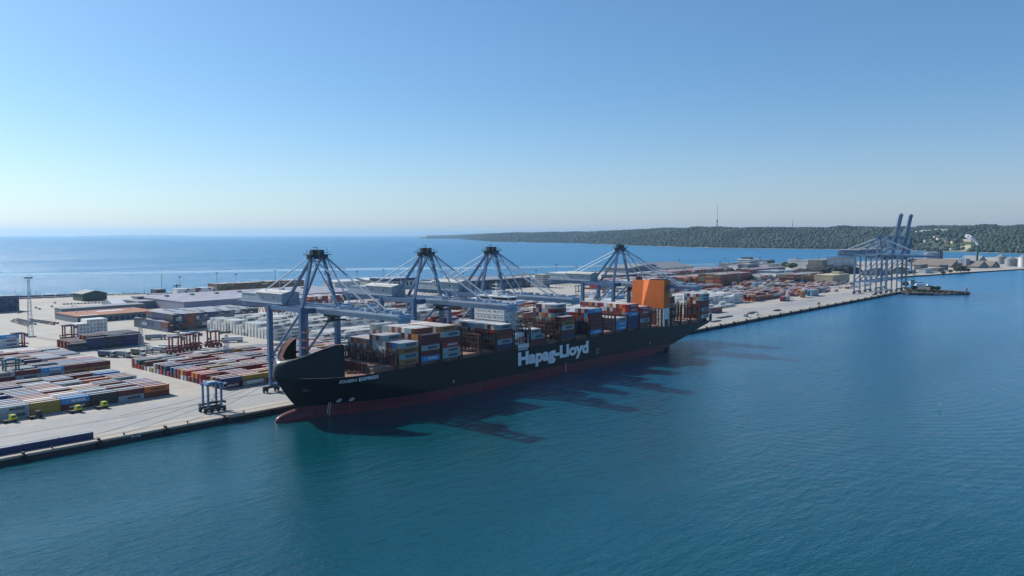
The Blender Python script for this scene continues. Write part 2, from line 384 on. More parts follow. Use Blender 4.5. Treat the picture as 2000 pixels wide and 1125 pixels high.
    mx.inputs['A'].default_value = (0.0, 0.058, 0.060, 1); mx.inputs['B'].default_value = (0.0, 0.076, 0.130, 1)
    L.new(big, mx.inputs['Factor'])
    mc = N.new('ShaderNodeMix'); mc.data_type = 'RGBA'; mc.inputs['B'].default_value = (0.003, 0.150, 0.320, 1)   # bluer water towards the channel, sky reflection painted into its colour
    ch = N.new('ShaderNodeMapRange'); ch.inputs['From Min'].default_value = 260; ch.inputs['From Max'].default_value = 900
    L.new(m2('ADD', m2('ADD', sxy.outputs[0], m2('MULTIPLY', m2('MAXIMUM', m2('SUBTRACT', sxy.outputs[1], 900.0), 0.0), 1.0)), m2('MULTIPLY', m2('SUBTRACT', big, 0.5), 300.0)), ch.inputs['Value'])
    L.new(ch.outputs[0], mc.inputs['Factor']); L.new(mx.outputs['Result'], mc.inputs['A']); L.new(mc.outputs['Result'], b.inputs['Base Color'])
    return m
b = MB(); R0 = 40000
b.add([(-R0, -3000, 0), (R0, -3000, 0), (R0, R0, 0), (-R0, R0, 0)], [(0, 1, 2, 3)])
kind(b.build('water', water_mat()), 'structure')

QY = 321.5; QZ = 2.3
land = [(-400, QY), (1262, QY), (1268, 330), (1330, 350), (1480, 402), (1560, 436), (1640, 440), (1712, 424), (1943, 378), (2191, 322), (2700, 208),
        (3300, 330), (3300, 560), (2900, 680), (2400, 800), (2100, 860), (1700, 960), (1256, 1026), (694, 1011), (331, 1149), (0, 1200), (-400, 1260)]
land = [(x, y + (0 if y < 600 else 0)) for x, y in land]
b = MB(); b.prism(land, -4, QZ, 0, 1)
kind(b.build('ground', [M['wall'], M['concrete']]), 'structure')
# apron strips, coping, crane rails, painted lines
b = MB(); b.box(-400, 1262, 334, 376, QZ, QZ + .004); kind(b.build('apron', M['apron']), 'structure')
b = MB(); b.box(-400, 1262, QY - .15, QY + 2.6, QZ - .5, QZ + .35); kind(b.build('quay_edge', M['edge']), 'structure')
b = MB()
for yy in (328.0, 329.1, 356.0, 357.0): b.box(-400, 1262, yy, yy + .22, QZ + .004, QZ + .03)
b.box(-400, 1262, QY + 3.4, QY + 3.7, QZ, QZ + .03)
kind(b.build('crane_rails', M['rail']), 'structure')
b = MB()
for yy in (339.5, 345, 350.5): b.box(-400, 1262, yy, yy + .2, QZ + .004, QZ + .012)
for yy in (378, 384): b.box(0, 1000, yy, yy + .15, QZ, QZ + .008)
kind(b.build('yard_markings', M['paintline']), 'structure')
b = MB()
for k in range(46):      # pale and dark patches in the paving
    x = random.uniform(120, 1050); y = random.uniform(380, 900); w = random.uniform(6, 30); d = random.uniform(4, 16)
    b.box(x, x + w, y, y + d, QZ, QZ + .004 + k * .0002)
kind(b.build('paving_patches', M['apron']), 'structure')
# grass verge along the far shore
b = MB()
far = [(0, 1200), (331, 1149), (694, 1011), (1256, 1026), (1700, 960), (2100, 860)]
for (xa, ya), (xb, yb) in zip(far, far[1:]):
    b.add([(xa, ya - 24, QZ + .006), (xb, yb - 24, QZ + .006), (xb, yb - 4, QZ + .006), (xa, ya - 4, QZ + .006)], [(0, 1, 2, 3)])
kind(b.build('verge', M['grass']), 'structure')

def zone(x):
    if x < 137: return 'left of the painted number'
    if x < 200: return 'between the painted number and the bow'
    if x < 700: return 'in the stretch just right of the stern'
    if x < 950: return 'halfway between the stern and the far cranes'
    return 'in the stretch by the far cranes'
# quay furniture: fenders and bollards, every one a thing
fm = MB()
fm.box(-.9, .9, -1.0, 0, -1.6, .6); fm.box(-.35, .35, -.6, 1.4, .5, 1.5)
fm.tube((-.9, -.9, -1.2), (.9, -.9, -1.2), .35)
fme = fm.mesh('fender', M['rubber'])
for k in range(44):
    x = 98 + k * 26.3
    if x > 1255: break
    if 200 < x < 560: continue                     # hidden behind the ship
    o = link('fender', fme); o.location = (x, QY - .15, QZ - .3)
    tag(o, f'black rubber fender on the quay wall, {zone(x)}', 'fender', 'rubber fenders along the quay wall')
bm_ = MB().tube((0, 0, 0), (0, 0, .6), .3, .25).tube((0, 0, .6), (0, 0, .9), .42, .38)
bme = bm_.mesh('bollard', M['rubber'])
for k in range(44):
    x = 108 + k * 26.3
    if x > 1255: break
    if 200 < x < 560: continue
    o = link('bollard', bme); o.location = (x, QY + 1.2, QZ + .35)
    tag(o, f'small black mooring bollard on the quay edge, {zone(x)}', 'bollard', 'mooring bollards along the quay edge')
# quay number sign
t = thing('quay_sign', 'small white number painted on a plate on the quay wall', 'sign', (137.2, QY - .22, 1.15))
MB().box(-.1, 2.6, 0, .06, -.15, 1.35).build('plate', M['wall'], t)
o = link('lettering', text_mesh('424', 1.15, 2.3, M['mark'], 0.0), t); o.location = (.1, -.03, .1)
o = MB().box(-.35, -.15, -.04, 0, -.2, 1.3).box(2.65, 2.85, -.04, 0, -.2, 1.3).build('frame', M['mark'], t)

# wooded hills beyond the bay
us = [820, 870, 900, 960, 1040, 1130, 1200, 1300, 1400, 1640, 1760, 1900, 2000, 2110]
vsh = [462.0, 464, 467, 472, 473.5, 475, 478, 481.5, 484, 487, 489, 492.5, 495, 498]
ur = [820, 850, 900, 950, 1000, 1115, 1160, 1200, 1280, 1310, 1340, 1400, 1450, 1500, 1600, 1700, 1780, 1800, 1850, 1900, 1960, 2000, 2110]
vr = [461.5, 461, 459.5, 457, 455, 453.6, 452, 450.5, 446.5, 445, 446, 444, 445, 443.6, 444.6, 443.6, 444, 441, 440.5, 441.5, 442, 441, 440]
def shore_d(u): p = G(u, np.interp(u, us, vsh), 0); return min(math.hypot(p[0], p[1]), 16000)
def hill(u, s):     # s 0 shore .. 1 ridge
    d0 = shore_d(u); dep = np.interp(u, [820, 1000, 1300, 2100], [2500, 1500, 1500, 2300])
    dist = d0 + dep * s
    rp = at_dist(u, np.interp(u, ur, vr), d0 + dep)
    zr = max(rp[2] - 12, 4)
    prof = (.93 * (1 - (1 - min(s, .62) / .62) ** 1.7) + (.07 * ((s - .62) / .38) - .06 * math.sin(math.pi * (s - .62) / .38) if s > .62 else 0)) if s <= 1 else 1 - (s - 1) * .6
    w = 0.10 * math.sin(u * .021 + s * 7) + 0.08 * math.sin(u * .047 - s * 11) + .05 * math.sin(u * .11 + s * 5)
    z = 1.2 + (zr - 1.2) * max(0, prof + w * s * (1 - s) * 2)
    if 1780 < u < 1905 and s < .12: z = 1.2 + s * 60
    d = ray(u, 458); d = d / math.hypot(d[0], d[1])
    return (d[0] * dist, d[1] * dist, z)
b = MB(); nu, ns = 130, 34; U0, U1 = 820, 2110
ss = [(k / (ns - 3)) ** 1.3 * 1.0 for k in range(ns - 2)] + [1.25, 1.6]
for i in range(nu):
    u = U0 + (U1 - U0) * i / (nu - 1)
    for s_ in ss: b.v.append(hill(u, s_))
for i in range(nu - 1):
    for k in range(ns - 1):
        a = i * ns + k; b.f.append((a, a + 1, a + ns + 1, a + ns)); b.m.append(0)
kind(b.build('hills', mat('hill ground', (0.075, 0.10, 0.045), 0.95, 0, 0.006, rgb2=(0.025, 0.045, 0.022)), smooth=True), 'structure')
# shingle beach line
b = MB()
for i in range(60):
    u = 960 + (2110 - 960) * i / 59; p = np.array(hill(u, 0)); d = p[:2] / math.hypot(*p[:2])
    b.v += [(p[0] - d[0] * 60, p[1] - d[1] * 60, .15), (p[0] + d[0] * 25, p[1] + d[1] * 25, 2.6)]
b.f = [(2 * i, 2 * i + 1, 2 * i + 3, 2 * i + 2) for i in range(59)]; b.m = [0] * 59
kind(b.build('beach', mat('shingle', (0.30, 0.29, 0.26), 0.9, 0.5, 0.01)), 'structure')
# low far coast on the left horizon
b = MB()
for i in range(30):
    u = 150 + 260 * i / 29; hgt = 20 + 50 * math.sin(math.pi * i / 29) * (1 + .3 * math.sin(i * 1.7)); d = ray(u, 458); d = d / math.hypot(d[0], d[1])
    b.v += [(d[0] * 33000, d[1] * 33000, -2), (d[0] * 33900, d[1] * 33900, hgt * .55), (d[0] * 35500, d[1] * 35500, hgt * .9), (d[0] * 38000, d[1] * 38000, -2)]
for i in range(29):
    for k in range(3): a = i * 4 + k; b.f.append((a, a + 1, a + 5, a + 4)); b.m.append(0)
kind(b.build('far_coast', M['grass']), 'structure')
# forest as one mass of crowns
phi = (1 + 5 ** .5) / 2
ico = np.array([(-1, phi, 0), (1, phi, 0), (-1, -phi, 0), (1, -phi, 0), (0, -1, phi), (0, 1, phi), (0, -1, -phi), (0, 1, -phi), (phi, 0, -1), (phi, 0, 1), (-phi, 0, -1), (-phi, 0, 1)]) / math.hypot(1, phi)
icf = np.array([(0, 11, 5), (0, 5, 1), (0, 1, 7), (0, 7, 10), (0, 10, 11), (1, 5, 9), (5, 11, 4), (11, 10, 2), (10, 7, 6), (7, 1, 8), (3, 9, 4), (3, 4, 2), (3, 2, 6), (3, 6, 8), (3, 8, 9), (4, 9, 5), (2, 4, 11), (6, 2, 10), (8, 6, 7), (9, 8, 1)])
def blobs(name, cs, rs, m, squash=0.85, jit=0.22):
    n = len(cs); cs = np.array(cs); rs = np.array(rs)
    V = ico[None] * (1 + rng.uniform(-jit, jit, (n, 12, 1))) * rs[:, None, None]
    V[:, :, 2] *= squash; V += cs[:, None]
    Fc = icf[None] + (np.arange(n) * 12)[:, None, None]
    me = bpy.data.meshes.new(name); me.vertices.add(n * 12); me.vertices.foreach_set('co', V.ravel())
    me.loops.add(n * 60); me.loops.foreach_set('vertex_index', Fc.ravel().astype(np.int32))
    me.polygons.add(n * 20); me.polygons.foreach_set('loop_start', np.arange(0, n * 60, 3, dtype=np.int32)); me.polygons.foreach_set('loop_total', np.full(n * 20, 3, dtype=np.int32))
    me.materials.append(m); me.update(); me.validate(); return me
cs, rs = [], []
def clear(u, s):
    if 1876 < u < 1898 + s * 60 and s < .22: return True                        # field running down to the beach
    if 1796 < u < 1874 and s < .24: return random.random() < .84 + .1 * math.sin(u * .9 + s * 40)                # villas
    if u > 1800 and .84 < s < .98 and math.sin(u * .05 + s * 9) > -.1: return True
    if 1785 < u < 1866 and .30 < s < .40: return random.random() < .85
    return False
for k in range(30000):
    u = random.uniform(835, 2100); s_ = random.random() ** 1.15
    if clear(u, s_): continue
    p = hill(u, s_); d = math.hypot(p[0], p[1]); r = random.uniform(6.0, 11) * (1 + max(0, d - 5000) / 14000)
    cs.append((p[0] + random.uniform(-20, 20), p[1] + random.uniform(-20, 20), p[2] + r * (.75 if s_ > .03 else .55))); rs.append(r)
forest = link('forest', blobs('forest', cs, rs, mat('forest leaves', (0.040, 0.066, 0.042), 0.9, 0, 0.0016, rgb2=(0.017, 0.036, 0.022), island=0.34)))
kind(forest, 'stuff')
def field(name, m, cells):
    b = MB()
    for (u0, u1, s0, s1) in cells:
        n_ = 6
        for i in range(n_):
            for k in range(4):
                q = [hill(u0 + (u1 - u0) * (i + a) / n_ + s_off * 0, s0 + (s1 - s0) * (k + c) / 4) for a, c, s_off in ((0, 0, 0), (1, 0, 0), (1, 1, 0), (0, 1, 0))]
                b.add([(x, y, z + 1.5) for x, y, z in q], [(0, 1, 2, 3)])
    kind(b.build(name, m), 'structure')
field('fields', mat('stubble field', (0.42, 0.38, 0.24), 0.95, 0.2, 0.01), [(1877, 1897, .02, .20), (1790, 1822, .35, .365), (1830, 1862, .37, .39)])
field('meadows', mat('meadow', (0.16, 0.24, 0.08), 0.95, 0.3, 0.004), [(1775, 1876, .0, .045), (1798, 2010, .86, .99), (1905, 1935, .60, .66)])
# villas on the hillside
vi = [(1803, 480.5, 'cream'), (1811, 481, 'white'), (1826, 472, 'red roofed'), (1827, 477, 'white'), (1829, 481.5, 'white'), (1836, 479, 'yellow'), (1843, 473, 'red roofed'),
      (1849, 476, 'cream'), (1848, 483, 'white'), (1855, 472.5, 'grey roofed'), (1861, 477, 'cream'), (1864, 482, 'broad white'), (1870, 474, 'red roofed'), (1990, 484, 'white'),
      (1807, 477, 'cream'), (1819, 479, 'red roofed'), (1832, 474.5, 'white'), (1839, 482.5, 'grey roofed'), (1845, 478.5, 'cream'), (1853, 480, 'red roofed'), (1857.5, 483, 'white'), (1821, 483, 'white'), (1867, 479, 'cream')]
vi.sort()
vm = {'cream': mat('villa cream', (.62, .52, .36), .8), 'white': mat('villa white', (.78, .78, .76), .8), 'yellow': mat('villa yellow', (.62, .52, .2), .8)}
for q, (u, v, kd) in enumerate(vi):
    s_ = max(0.02, (488 - v) / 14 * .155); p = hill(u, s_); w = 15 if 'broad' not in kd else 24
    t = thing('villa', f'{kd} villa on the far wooded slope, {ORD[q]} from the left', 'house', (p[0], p[1], p[2] + 2.5), 'villas on the wooded slope across the bay', rz=random.uniform(-.5, .5))
    mm = vm['yellow'] if kd == 'yellow' else vm['white'] if 'white' in kd else vm['cream']
    MB().box(-w / 2, w / 2, -6, 6, -4, 8.5).build('wall', mm, t)
    MB().gable(-w / 2, w / 2, -6, 6, 8.3, 8.6, 13.5, 'x', 0, 0).build('roof', M['roofred'] if 'red' in kd or q % 3 == 0 else M['greyroof'], t)
# pale farm buildings on the far ridge
for q, (u, s_, w) in enumerate([(1797, .36, 50), (1810, .37, 60), (1831, .39, 40), (1840, .38, 50), (1850, .39, 60), (1580, .45, 30), (1630, .45, 30)]):
    p = hill(u, s_)
    t = thing('farm_building', f'long pale farm building on the far hill, number {q + 1} from the left'.replace('number 1 from', 'first from'), 'building', (p[0], p[1], p[2] + 3), 'pale farm buildings on the hills', rz=AZ - math.pi / 2)
    t['label'] = f'long pale farm building high on the far hills, {ORD[[2, 3, 4, 5, 6, 0, 1][q]]} from the left'
    MB().box(-w / 2, w / 2, -8, 8, -8, 7).build('wall', M['pale'], t); MB().gable(-w / 2, w / 2, -8, 8, 6.5, 7.1, 10, 'x', 0, 0).build('roof', M['pale'], t)
# radio masts on the ridge
for u, v0, vn, v1, w, lab in ((1400.5, 444.5, 432.5, 399, 6, 'tall thin radio mast with thick tower base on the wooded ridge'), (1548, 446, 440, 428, 3, 'faint thin mast on the ridge left of the raised crane booms')):
    dd = shore_d(u) + 1450; p0 = at_dist(u, v0 + 3, dd); pn = at_dist(u, vn, dd); p1 = at_dist(u, v1, dd)
    t = thing('radio_mast', lab, 'mast', (p0[0], p0[1], p0[2]))
    MB().tube((0, 0, 0), (0, 0, pn[2] - p0[2]), w * .8, w * .6).build('tower', M['greywall'], t)
    MB().tube((0, 0, pn[2] - p0[2]), (0, 0, pn[2] - p0[2] + 12), w * 1.1, w * 1.1).build('collar', M['greywall'], t)
    MB().tube((0, 0, pn[2] - p0[2]), (0, 0, p1[2] - p0[2]), 1.7, 1.0).build('antenna', M['greywall'], t)

# ------------------------------------------------------------------ the container ship
YC, HB = 304.6, 19.6
def deck_z(x): return 19.0 + (1.2 * ((232 - x) / 40) if x < 232 else 0) - (2.6 * min(1, max(0, (x - 470) / 50)))
def stem_x(z): return 201.3 if z < 6.5 else 201.3 - 10.3 * ((z - 6.5) / 14.0) ** 0.85
def keel_z(x): return -6.0 if x < 470 else -6 + 15.0 * min(1, (x - 470) / 90) ** 1.0
def half(x, z):
    k = min(1, max(0, z / 20.0)); k = k * k * (3 - 2 * k)
    L = 78 + (27 - 78) * k
    t = (x - stem_x(z)) / L
    if t <= 0: return 0.0
    bb = HB * (math.sin(math.pi / 2 * min(1, t)) ** (0.95 - .25 * k))
    if x > 440:                                   # run aft
        kz = keel_z(x); r = max(0.0, (z - kz) / (3.0 + (x - 440) * .035))
        bb *= min(1, r) ** .45
        bb *= 1 - .05 * max(0, (x - 520) / 42) ** 2
    return bb
ship = thing('container_ship', 'huge black container ship with dark red waterline and orange funnel moored at the quay', 'ship', (YC and 378, YC, 0))
SO = Vector((378, YC, 0))
def shipbuild(b, name, mats, parent=None, smooth=False):
    b.v = [(x - 378, y - YC, z) for x, y, z in b.v]
    return b.build(name, mats, parent or ship, smooth)
zl = [-4, -1, 0.6, 2.5, 4, 5.3, 6.2, 7, 7.8, 8.6, 9.5, 10.5, 11.5, 12.5, 13.5, 14.5, 15.5, 16.3, 17.0, 17.7, 18.4, None]
tt = sorted(set([k / 26 for k in range(27)] + [k / 220 for k in range(50)] + [.01, .02, .03, .055] + [1 - k / 90 for k in range(14)]))
b = MB(); n = len(zl)
for side in (-1, 1):
    base = len(b.v)
    for t_ in tt:
        for z in zl:
            xx = 196 + 366 * t_
            dz = deck_z(xx); zz = dz if z is None else min(z, dz)
            sx = stem_x(zz); xx = sx + (562 - sx) * t_
            if xx > 470 and zz < keel_z(xx): zz = keel_z(xx)
            b.v.append((xx, YC + side * half(xx, zz), zz))
    for i in range(len(tt) - 1):
        for k in range(n - 1):
            a = base + i * n + k; q = (a, a + n, a + n + 1, a + 1)
            b.f.append(q if side < 0 else q[::-1]); b.m.append(1 if k < 5 else 0)
i0 = (len(tt) - 1) * n; i1 = i0 + len(tt) * n
for k in range(n - 1): b.f.append((i0 + k, i1 + k, i1 + k + 1, i0 + k + 1)); b.m.append(0)
hull = shipbuild(b, 'hull', [M['hull'], M['red']])
b = MB()                                      # deck sheet just under the sheer
for i in range(60):
    x = 193 + (561.5 - 193) * i / 59; h = half(x, deck_z(x)) - .12; b.v += [(x, YC - h, deck_z(x) - .15), (x, YC + h, deck_z(x) - .15)]
b.f = [(2 * i, 2 * i + 2, 2 * i + 3, 2 * i + 1) for i in range(59)]; b.m = [0] * 59
shipbuild(b, 'deck', M['deck'])
# bulbous bow
b = MB(); nr, na = 14, 20
for i in range(nr + 1):
    a = math.pi * i / nr; x = 207 - 15.5 * math.cos(a); rr = math.sin(a) ** .72
    for k in range(na):
        q = 2 * math.pi * k / na; b.v.append((x, YC + 3.7 * rr * math.cos(q), .2 + 4.0 * rr * math.sin(q) + .05 * (x - 191)))
for i in range(nr):
    for k in range(na): a = i * na + k; b.f.append((a, i * na + (k + 1) % na, (i + 1) * na + (k + 1) % na, a + na)); b.m.append(0)
shipbuild(b, 'bulbous_bow', M['red'], smooth=True)
# rudder
b = MB(); b.box(523, 530, YC - .6, YC + .6, -5, 7.0); shipbuild(b, 'rudder', M['hull'])
# whaleback: a curved wind shield, open aft and on top
AA = [0, .17, .33, .5, .67, .84, 1]
BX = [191.2, 192.6, 195.2, 199, 203.8, 209.3, 214.6]
RX = [195.2, 197.0, 199.8, 203.4, 207.2, 211, 214.8]; RY = [0, 5.2, 9.0, 12.6, 15.4, 17.6, 18.9]; RZ = [27.4, 28.0, 29.2, 31.0, 32.7, 34.0, 33.9]
b = MB(); ni, nj = 64, 12
for i in range(ni + 1):
    s_ = -1 + 2 * i / ni; a = abs(s_); sg = 1 if s_ > 0 else -1
    x = np.interp(a, AA, BX); y = sg * half(x, 20.2) if a > .02 else 0; xt = np.interp(a, AA, RX); yt = sg * np.interp(a, AA, RY); zt = np.interp(a, AA, RZ)
    if a > .97: zt -= .5
    for j in range(nj + 1):
        q = j / nj; w = 1 - math.cos(q * math.pi / 2); hz_ = math.sin(q * math.pi / 2)
        if a > .5: w = w ** (1 + (a - .5) * 2.2)
        b.v.append((x + (xt - x) * w, YC + y + (yt - y) * w, deck_z(x) + (zt - deck_z(x)) * hz_))
for i in range(ni):
    for j in range(nj): a = i * (nj + 1) + j; b.f.append((a, a + nj + 1, a + nj + 2, a + 1)); b.m.append(0)
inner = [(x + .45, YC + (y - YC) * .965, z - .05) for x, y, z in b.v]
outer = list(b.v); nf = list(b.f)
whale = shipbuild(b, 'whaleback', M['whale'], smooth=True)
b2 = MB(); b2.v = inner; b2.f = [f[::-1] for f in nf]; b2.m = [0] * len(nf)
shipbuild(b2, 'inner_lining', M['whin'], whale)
b2 = MB(); rimj = [i * (nj + 1) + nj for i in range(ni + 1)]
for r_ in rimj: b2.v += [outer[r_], (inner[r_][0] + 1.2, YC + (inner[r_][1] - YC) * .90, inner[r_][2] - .05)]
b2.f = [(2 * i, 2 * i + 2, 2 * i + 3, 2 * i + 1) for i in range(ni)]; b2.m = [0] * ni
for e_ in (0, ni):
    o0 = len(b2.v)
    for j in range(nj + 1): b2.v += [outer[e_ * (nj + 1) + j], inner[e_ * (nj + 1) + j]]
    for j in range(nj): b2.f.append((o0 + 2 * j, o0 + 2 * j + 2, o0 + 2 * j + 3, o0 + 2 * j + 1)); b2.m.append(0)
shipbuild(b2, 'rim', M['rim'], whale)
# writing on the hull, pressed onto the hull surface
def on_hull(me, x0, z0, name, parent=None, shear=0.0):
    me = me.copy(); vs = me.vertices
    for v in vs:
        x = x0 + v.co.x; z = z0 + v.co.z + shear * v.co.x
        v.co = (x - 378, -half(x, z) - .14, z)
    me.update(); return link(name, me, parent or hull)
o = link('lettering', text_mesh('Hapag-Lloyd', 7.9, 66.6, M['mark'], 0.05), hull); o.location = (332 - 378, -HB - .07, 10.2); o['label'] = 'big white lettering amidships'
o = on_hull(text_mesh('ESSEN EXPRESS', 1.6, 20.5, M['mark'], 0.028), 212.8, 16.6, 'lettering'); o['label'] = 'small white ship name near the bow'
def ring(r, m):
    b = MB(); n = 20
    for k in range(n):
        a, c = 2 * math.pi * k / n, 2 * math.pi * (k + 1) / n
        b.add([(r * math.cos(q) * w, 0, r * math.sin(q) * w) for q, w in ((a, 1), (c, 1), (c, .78), (a, .78))], [(0, 1, 2, 3)])
    for k in range(4):
        a = math.pi / 4 + k * math.pi / 2
        e, g = .16 * r, .78 * r
        b.add([(r * .2 * math.cos(a) - e * math.sin(a) * 2, 0, r * .2 * math.sin(a) + e * math.cos(a) * 2), (g * math.cos(a) - e * math.sin(a) * 2.4, 0, g * math.sin(a) + e * math.cos(a) * 2.4),
               (g * math.cos(a) + e * math.sin(a) * 2.4, 0, g * math.sin(a) - e * math.cos(a) * 2.4), (r * .2 * math.cos(a) + e * math.sin(a) * 2, 0, r * .2 * math.sin(a) - e * math.cos(a) * 2)], [(0, 1, 2, 3)])
    return b.mesh('thruster_mark', m)
rm = ring(1.05, M['mark'])
for x in (218.6, 224.0): on_hull(rm, x, 7.0, 'thruster_mark')
b = MB()
for k in range(6): b.add([(0, 0, k * .9), (.5, 0, k * .9), (.5, 0, k * .9 + .45), (0, 0, k * .9 + .45)], [(0, 1, 2, 3)])
b.add([(.9, 0, -1), (1.1, 0, -1), (1.1, 0, 5.2), (.9, 0, 5.2)], [(0, 1, 2, 3)])
dm = b.mesh('draft_marks', M['textw'])
for x in (214.5, 375, 505): on_hull(dm, x, 1.2, 'draft_marks')
b = MB()
for q in ((0, 2.6, 0, .2), (0, 2.6, 2.8, 3.0), (0, .2, .2, 2.8), (2.4, 2.6, .2, 2.8)): b.add([(q[0], 0, q[2]), (q[1], 0, q[2]), (q[1], 0, q[3]), (q[0], 0, q[3])], [(0, 1, 2, 3)])
on_hull(b.mesh('pilot_door_mark', M['textw']), 407, 8.2, 'pilot_door_mark')
b = MB(); b.add([(0, 0, 1.2), (1.5, 0, 1.2), (1.5, 0, 1.5), (0, 0, 1.5)], [(0, 1, 2, 3)]); b.add([(.6, 0, 0), (.9, 0, 0), (.9, 0, 1.2), (.6, 0, 1.2)], [(0, 1, 2, 3)])
tm = b.mesh('tug_mark', M['textw'])
for x in (358, 281, 470): on_hull(tm, x, 7.2, 'tug_mark')
b = MB()                                       # anchor in its pocket with rust
b.tube((201.5, YC - 7.4, 14.5), (202.5, YC - 8.6, 16.5), .5); b.box(200.8, 203.6, YC - 8.4, YC - 7.4, 13.4, 14.4)
shipbuild(b, 'anchor', M['rim'], hull)
# hatch covers, lashing bridges, side pillars
BAYS = [232, 246, 260.2, 274.5, 288.6, 302, 315, 343.3, 357.6, 371.9, 386.4, 401, 415.2, 429.3, 443.5, 458.2, 473.0, 500.4, 514.8, 529.2, 544.3]
def lash(x):
    b = MB(); z0 = 18.6; z1 = 30.2 if x > 246 else 26.9
    hw = min(HB - .4, half(x, 19) - .5)
    ny = int(hw * 2 / 2.45)
    for k in range(ny + 1):
        y = YC - hw + 2 * hw * k / ny
        b.box(x - .55, x - .25, y - .13, y + .13, z0, z1 + random.choice((0, 0, .9))); b.box(x + .25, x + .55, y - .13, y + .13, z0, z1 + random.choice((0, .6)))
    for z in (22.9, 25.6, 28.4, 30.2):
        if z > z1 + .1: continue
        b.box(x - .7, x + .7, YC - hw, YC + hw, z - .18, z); b.box(x - .7, x - .62, YC - hw, YC + hw, z + .95, z + 1.05)
    for k in range(0, ny - 1, 3):
        ya = YC - hw + 2 * hw * k / ny; yb = YC - hw + 2 * hw * (k + 2) / ny
        b.bar((x - .4, ya, 20), (x - .4, yb, 25.4), .22); b.bar((x + .4, yb, 20), (x + .4, ya, 25.4), .22)
    for sg in (-1, 1):
        for dx in (-1.0, .6): b.box(x + dx, x + dx + .4, YC + sg * (hw + .15) - .25, YC + sg * (hw + .15) + .25, 17.2 if x < 470 else 15.2, z1)
    return b
LX = [244.9, 259.1, 273.3, 287.6, 301.3, 314.0, 328.6, 342.2, 356.4, 370.7, 385.1, 399.7, 414.3, 428.1, 442.6, 457.0, 471.4, 486.6, 499.6, 513.5, 527.9, 542.9]
for x in LX: shipbuild(lash(x), 'lashing_bridge', M['lash'])
for x in BAYS:
    b = MB(); L = 12.2; hw = min(HB - 1.6, half(x, 19) - 1.6)
    b.box(x, x + L, YC - hw, YC + hw, 18.9 if x < 470 else 16.6, 20.3 if x < 470 else 19.0)
    for q in range(4): b.box(x + .4, x + L - .4, YC - hw + q * hw / 2 + .15, YC - hw + (q + 1) * hw / 2 - .15, (20.3 if x < 470 else 19.0), (20.55 if x < 470 else 19.25))
    shipbuild(b, 'hatch_cover', M['hatch'])
b = MB()                                       # side walkway clutter: stanchions, pipes and coaming stays along the deck edge
for k in range(170):
    x = 236 + k * 1.9
    if 329 < x < 343 or 489 < x < 499: continue
    z = deck_z(x); b.box(x, x + .18, YC - HB + .5, YC - HB + .7, z, z + random.uniform(1.2, 2.2))
b.box(236, 488, YC - HB + .45, YC - HB + .55, 20.2, 20.3); b.box(300, 360, YC - HB + .2, YC - HB + .5, 19.3, 19.9)
shipbuild(b, 'side_railing', M['lash'])
# forward deck gear and foremast
b = MB()
b.box(217, 222, YC - 9, YC - 5, 19, 20.6); b.box(217, 222, YC + 5, YC + 9, 19, 20.6)
for y in (-14, -10, 10, 14): b.tube((224, YC + y, 19), (224, YC + y, 20.4), .6)
b.bar((221, YC - 12, 19.6), (230, YC - 15.5, 19.6), .7); b.bar((219, YC - 2, 19.4), (229, YC - 9, 19.4), .6); b.box(228, 229, YC - 17, YC + 17, 18.8, 23.6)
for k in range(14): b.box(226.5, 228, YC - 16 + k * 2.4, YC - 15.8 + k * 2.4, 18.8, 23.6)
shipbuild(b, 'mooring_gear', M['lash'])
b = MB(); b.box(216.2, 231, YC - 15.8, YC + 15.8, 18.9, 19.05); shipbuild(b, 'forecastle_plating', M['hatch'])
b = MB(); b.tube((208, YC + 1, 20), (208, YC + 1, 41), .55, .3)
for z in (27, 31, 34.5, 38): b.box(207.2, 208.8, YC - 1, YC + 3, z, z + .35); b.box(207.6, 208.4, YC - 1.6, YC - .7, z + .3, z + 1)
shipbuild(b, 'foremast', M['rim'])
# accommodation block
acc = MB(); acc.box(331.4, 341.6, YC - 9.6, YC + 13.2, 18.9, 44.2)
for z in (31.0, 34.2, 37.4, 40.6): acc.box(331.25, 341.75, YC - 9.75, YC + 13.35, z, z + .14)
acc.box(331.0, 341.0, YC - 16.5, YC + 16.5, 18.9, 27.5)
ac = shipbuild(acc, 'accommodation', M['white'])
b = MB()
for z in (23.4, 29.2, 32.4, 35.6, 38.8):
    for y in (-7.6, -5.4, -3, -1.8, 1.2, 2.4, 5, 7.6, 10.4): b.box(331.2, 331.42, YC + y - .2, YC + y + .2, z + .15, z + .65)
    for x in (333.5, 337.0): b.box(x, x + .7, YC - 9.8, YC - 9.58, z, z + .75)
b.box(333.2, 334.6, YC - 9.8, YC - 9.58, 31.6, 34.0)
shipbuild(b, 'window', M['glass'], ac)
b = MB()
for k, z in enumerate((24.0, 27.6, 31.0, 34.2, 37.4, 40.6)):
    b.box(336.5, 344.8, YC - 12.2, YC - 9.8, z, z + .15); b.box(341.8, 344.8, YC - 12, YC + 12, z, z + .15); b.box(336.5, 344.8, YC - 12.2, YC - 12.1, z + 1.0, z + 1.12)
    b.bar((337, YC - 11, z), (343.5, YC - 11, z + 3.2), .7, .2)
    for x in (336.6, 340.6, 344.6): b.box(x, x + .15, YC - 12.2, YC - 12.05, z - 3, z + 1.1)
shipbuild(b, 'outside_stair', M['white'], ac)
b = MB(); b.box(331.8, 339.5, YC - 18.2, YC + 18.2, 44.25, 44.7); b.box(332.2, 338.6, YC - 12.5, YC + 12.5, 44.7, 47.3); b.box(331.9, 339.0, YC - 18.0, YC + 18.0, 44.7, 45.7)
b.box(331.7, 339.4, YC - 12.9, YC + 12.9, 47.3, 47.7)
wh = shipbuild(b, 'wheelhouse', M['white'])
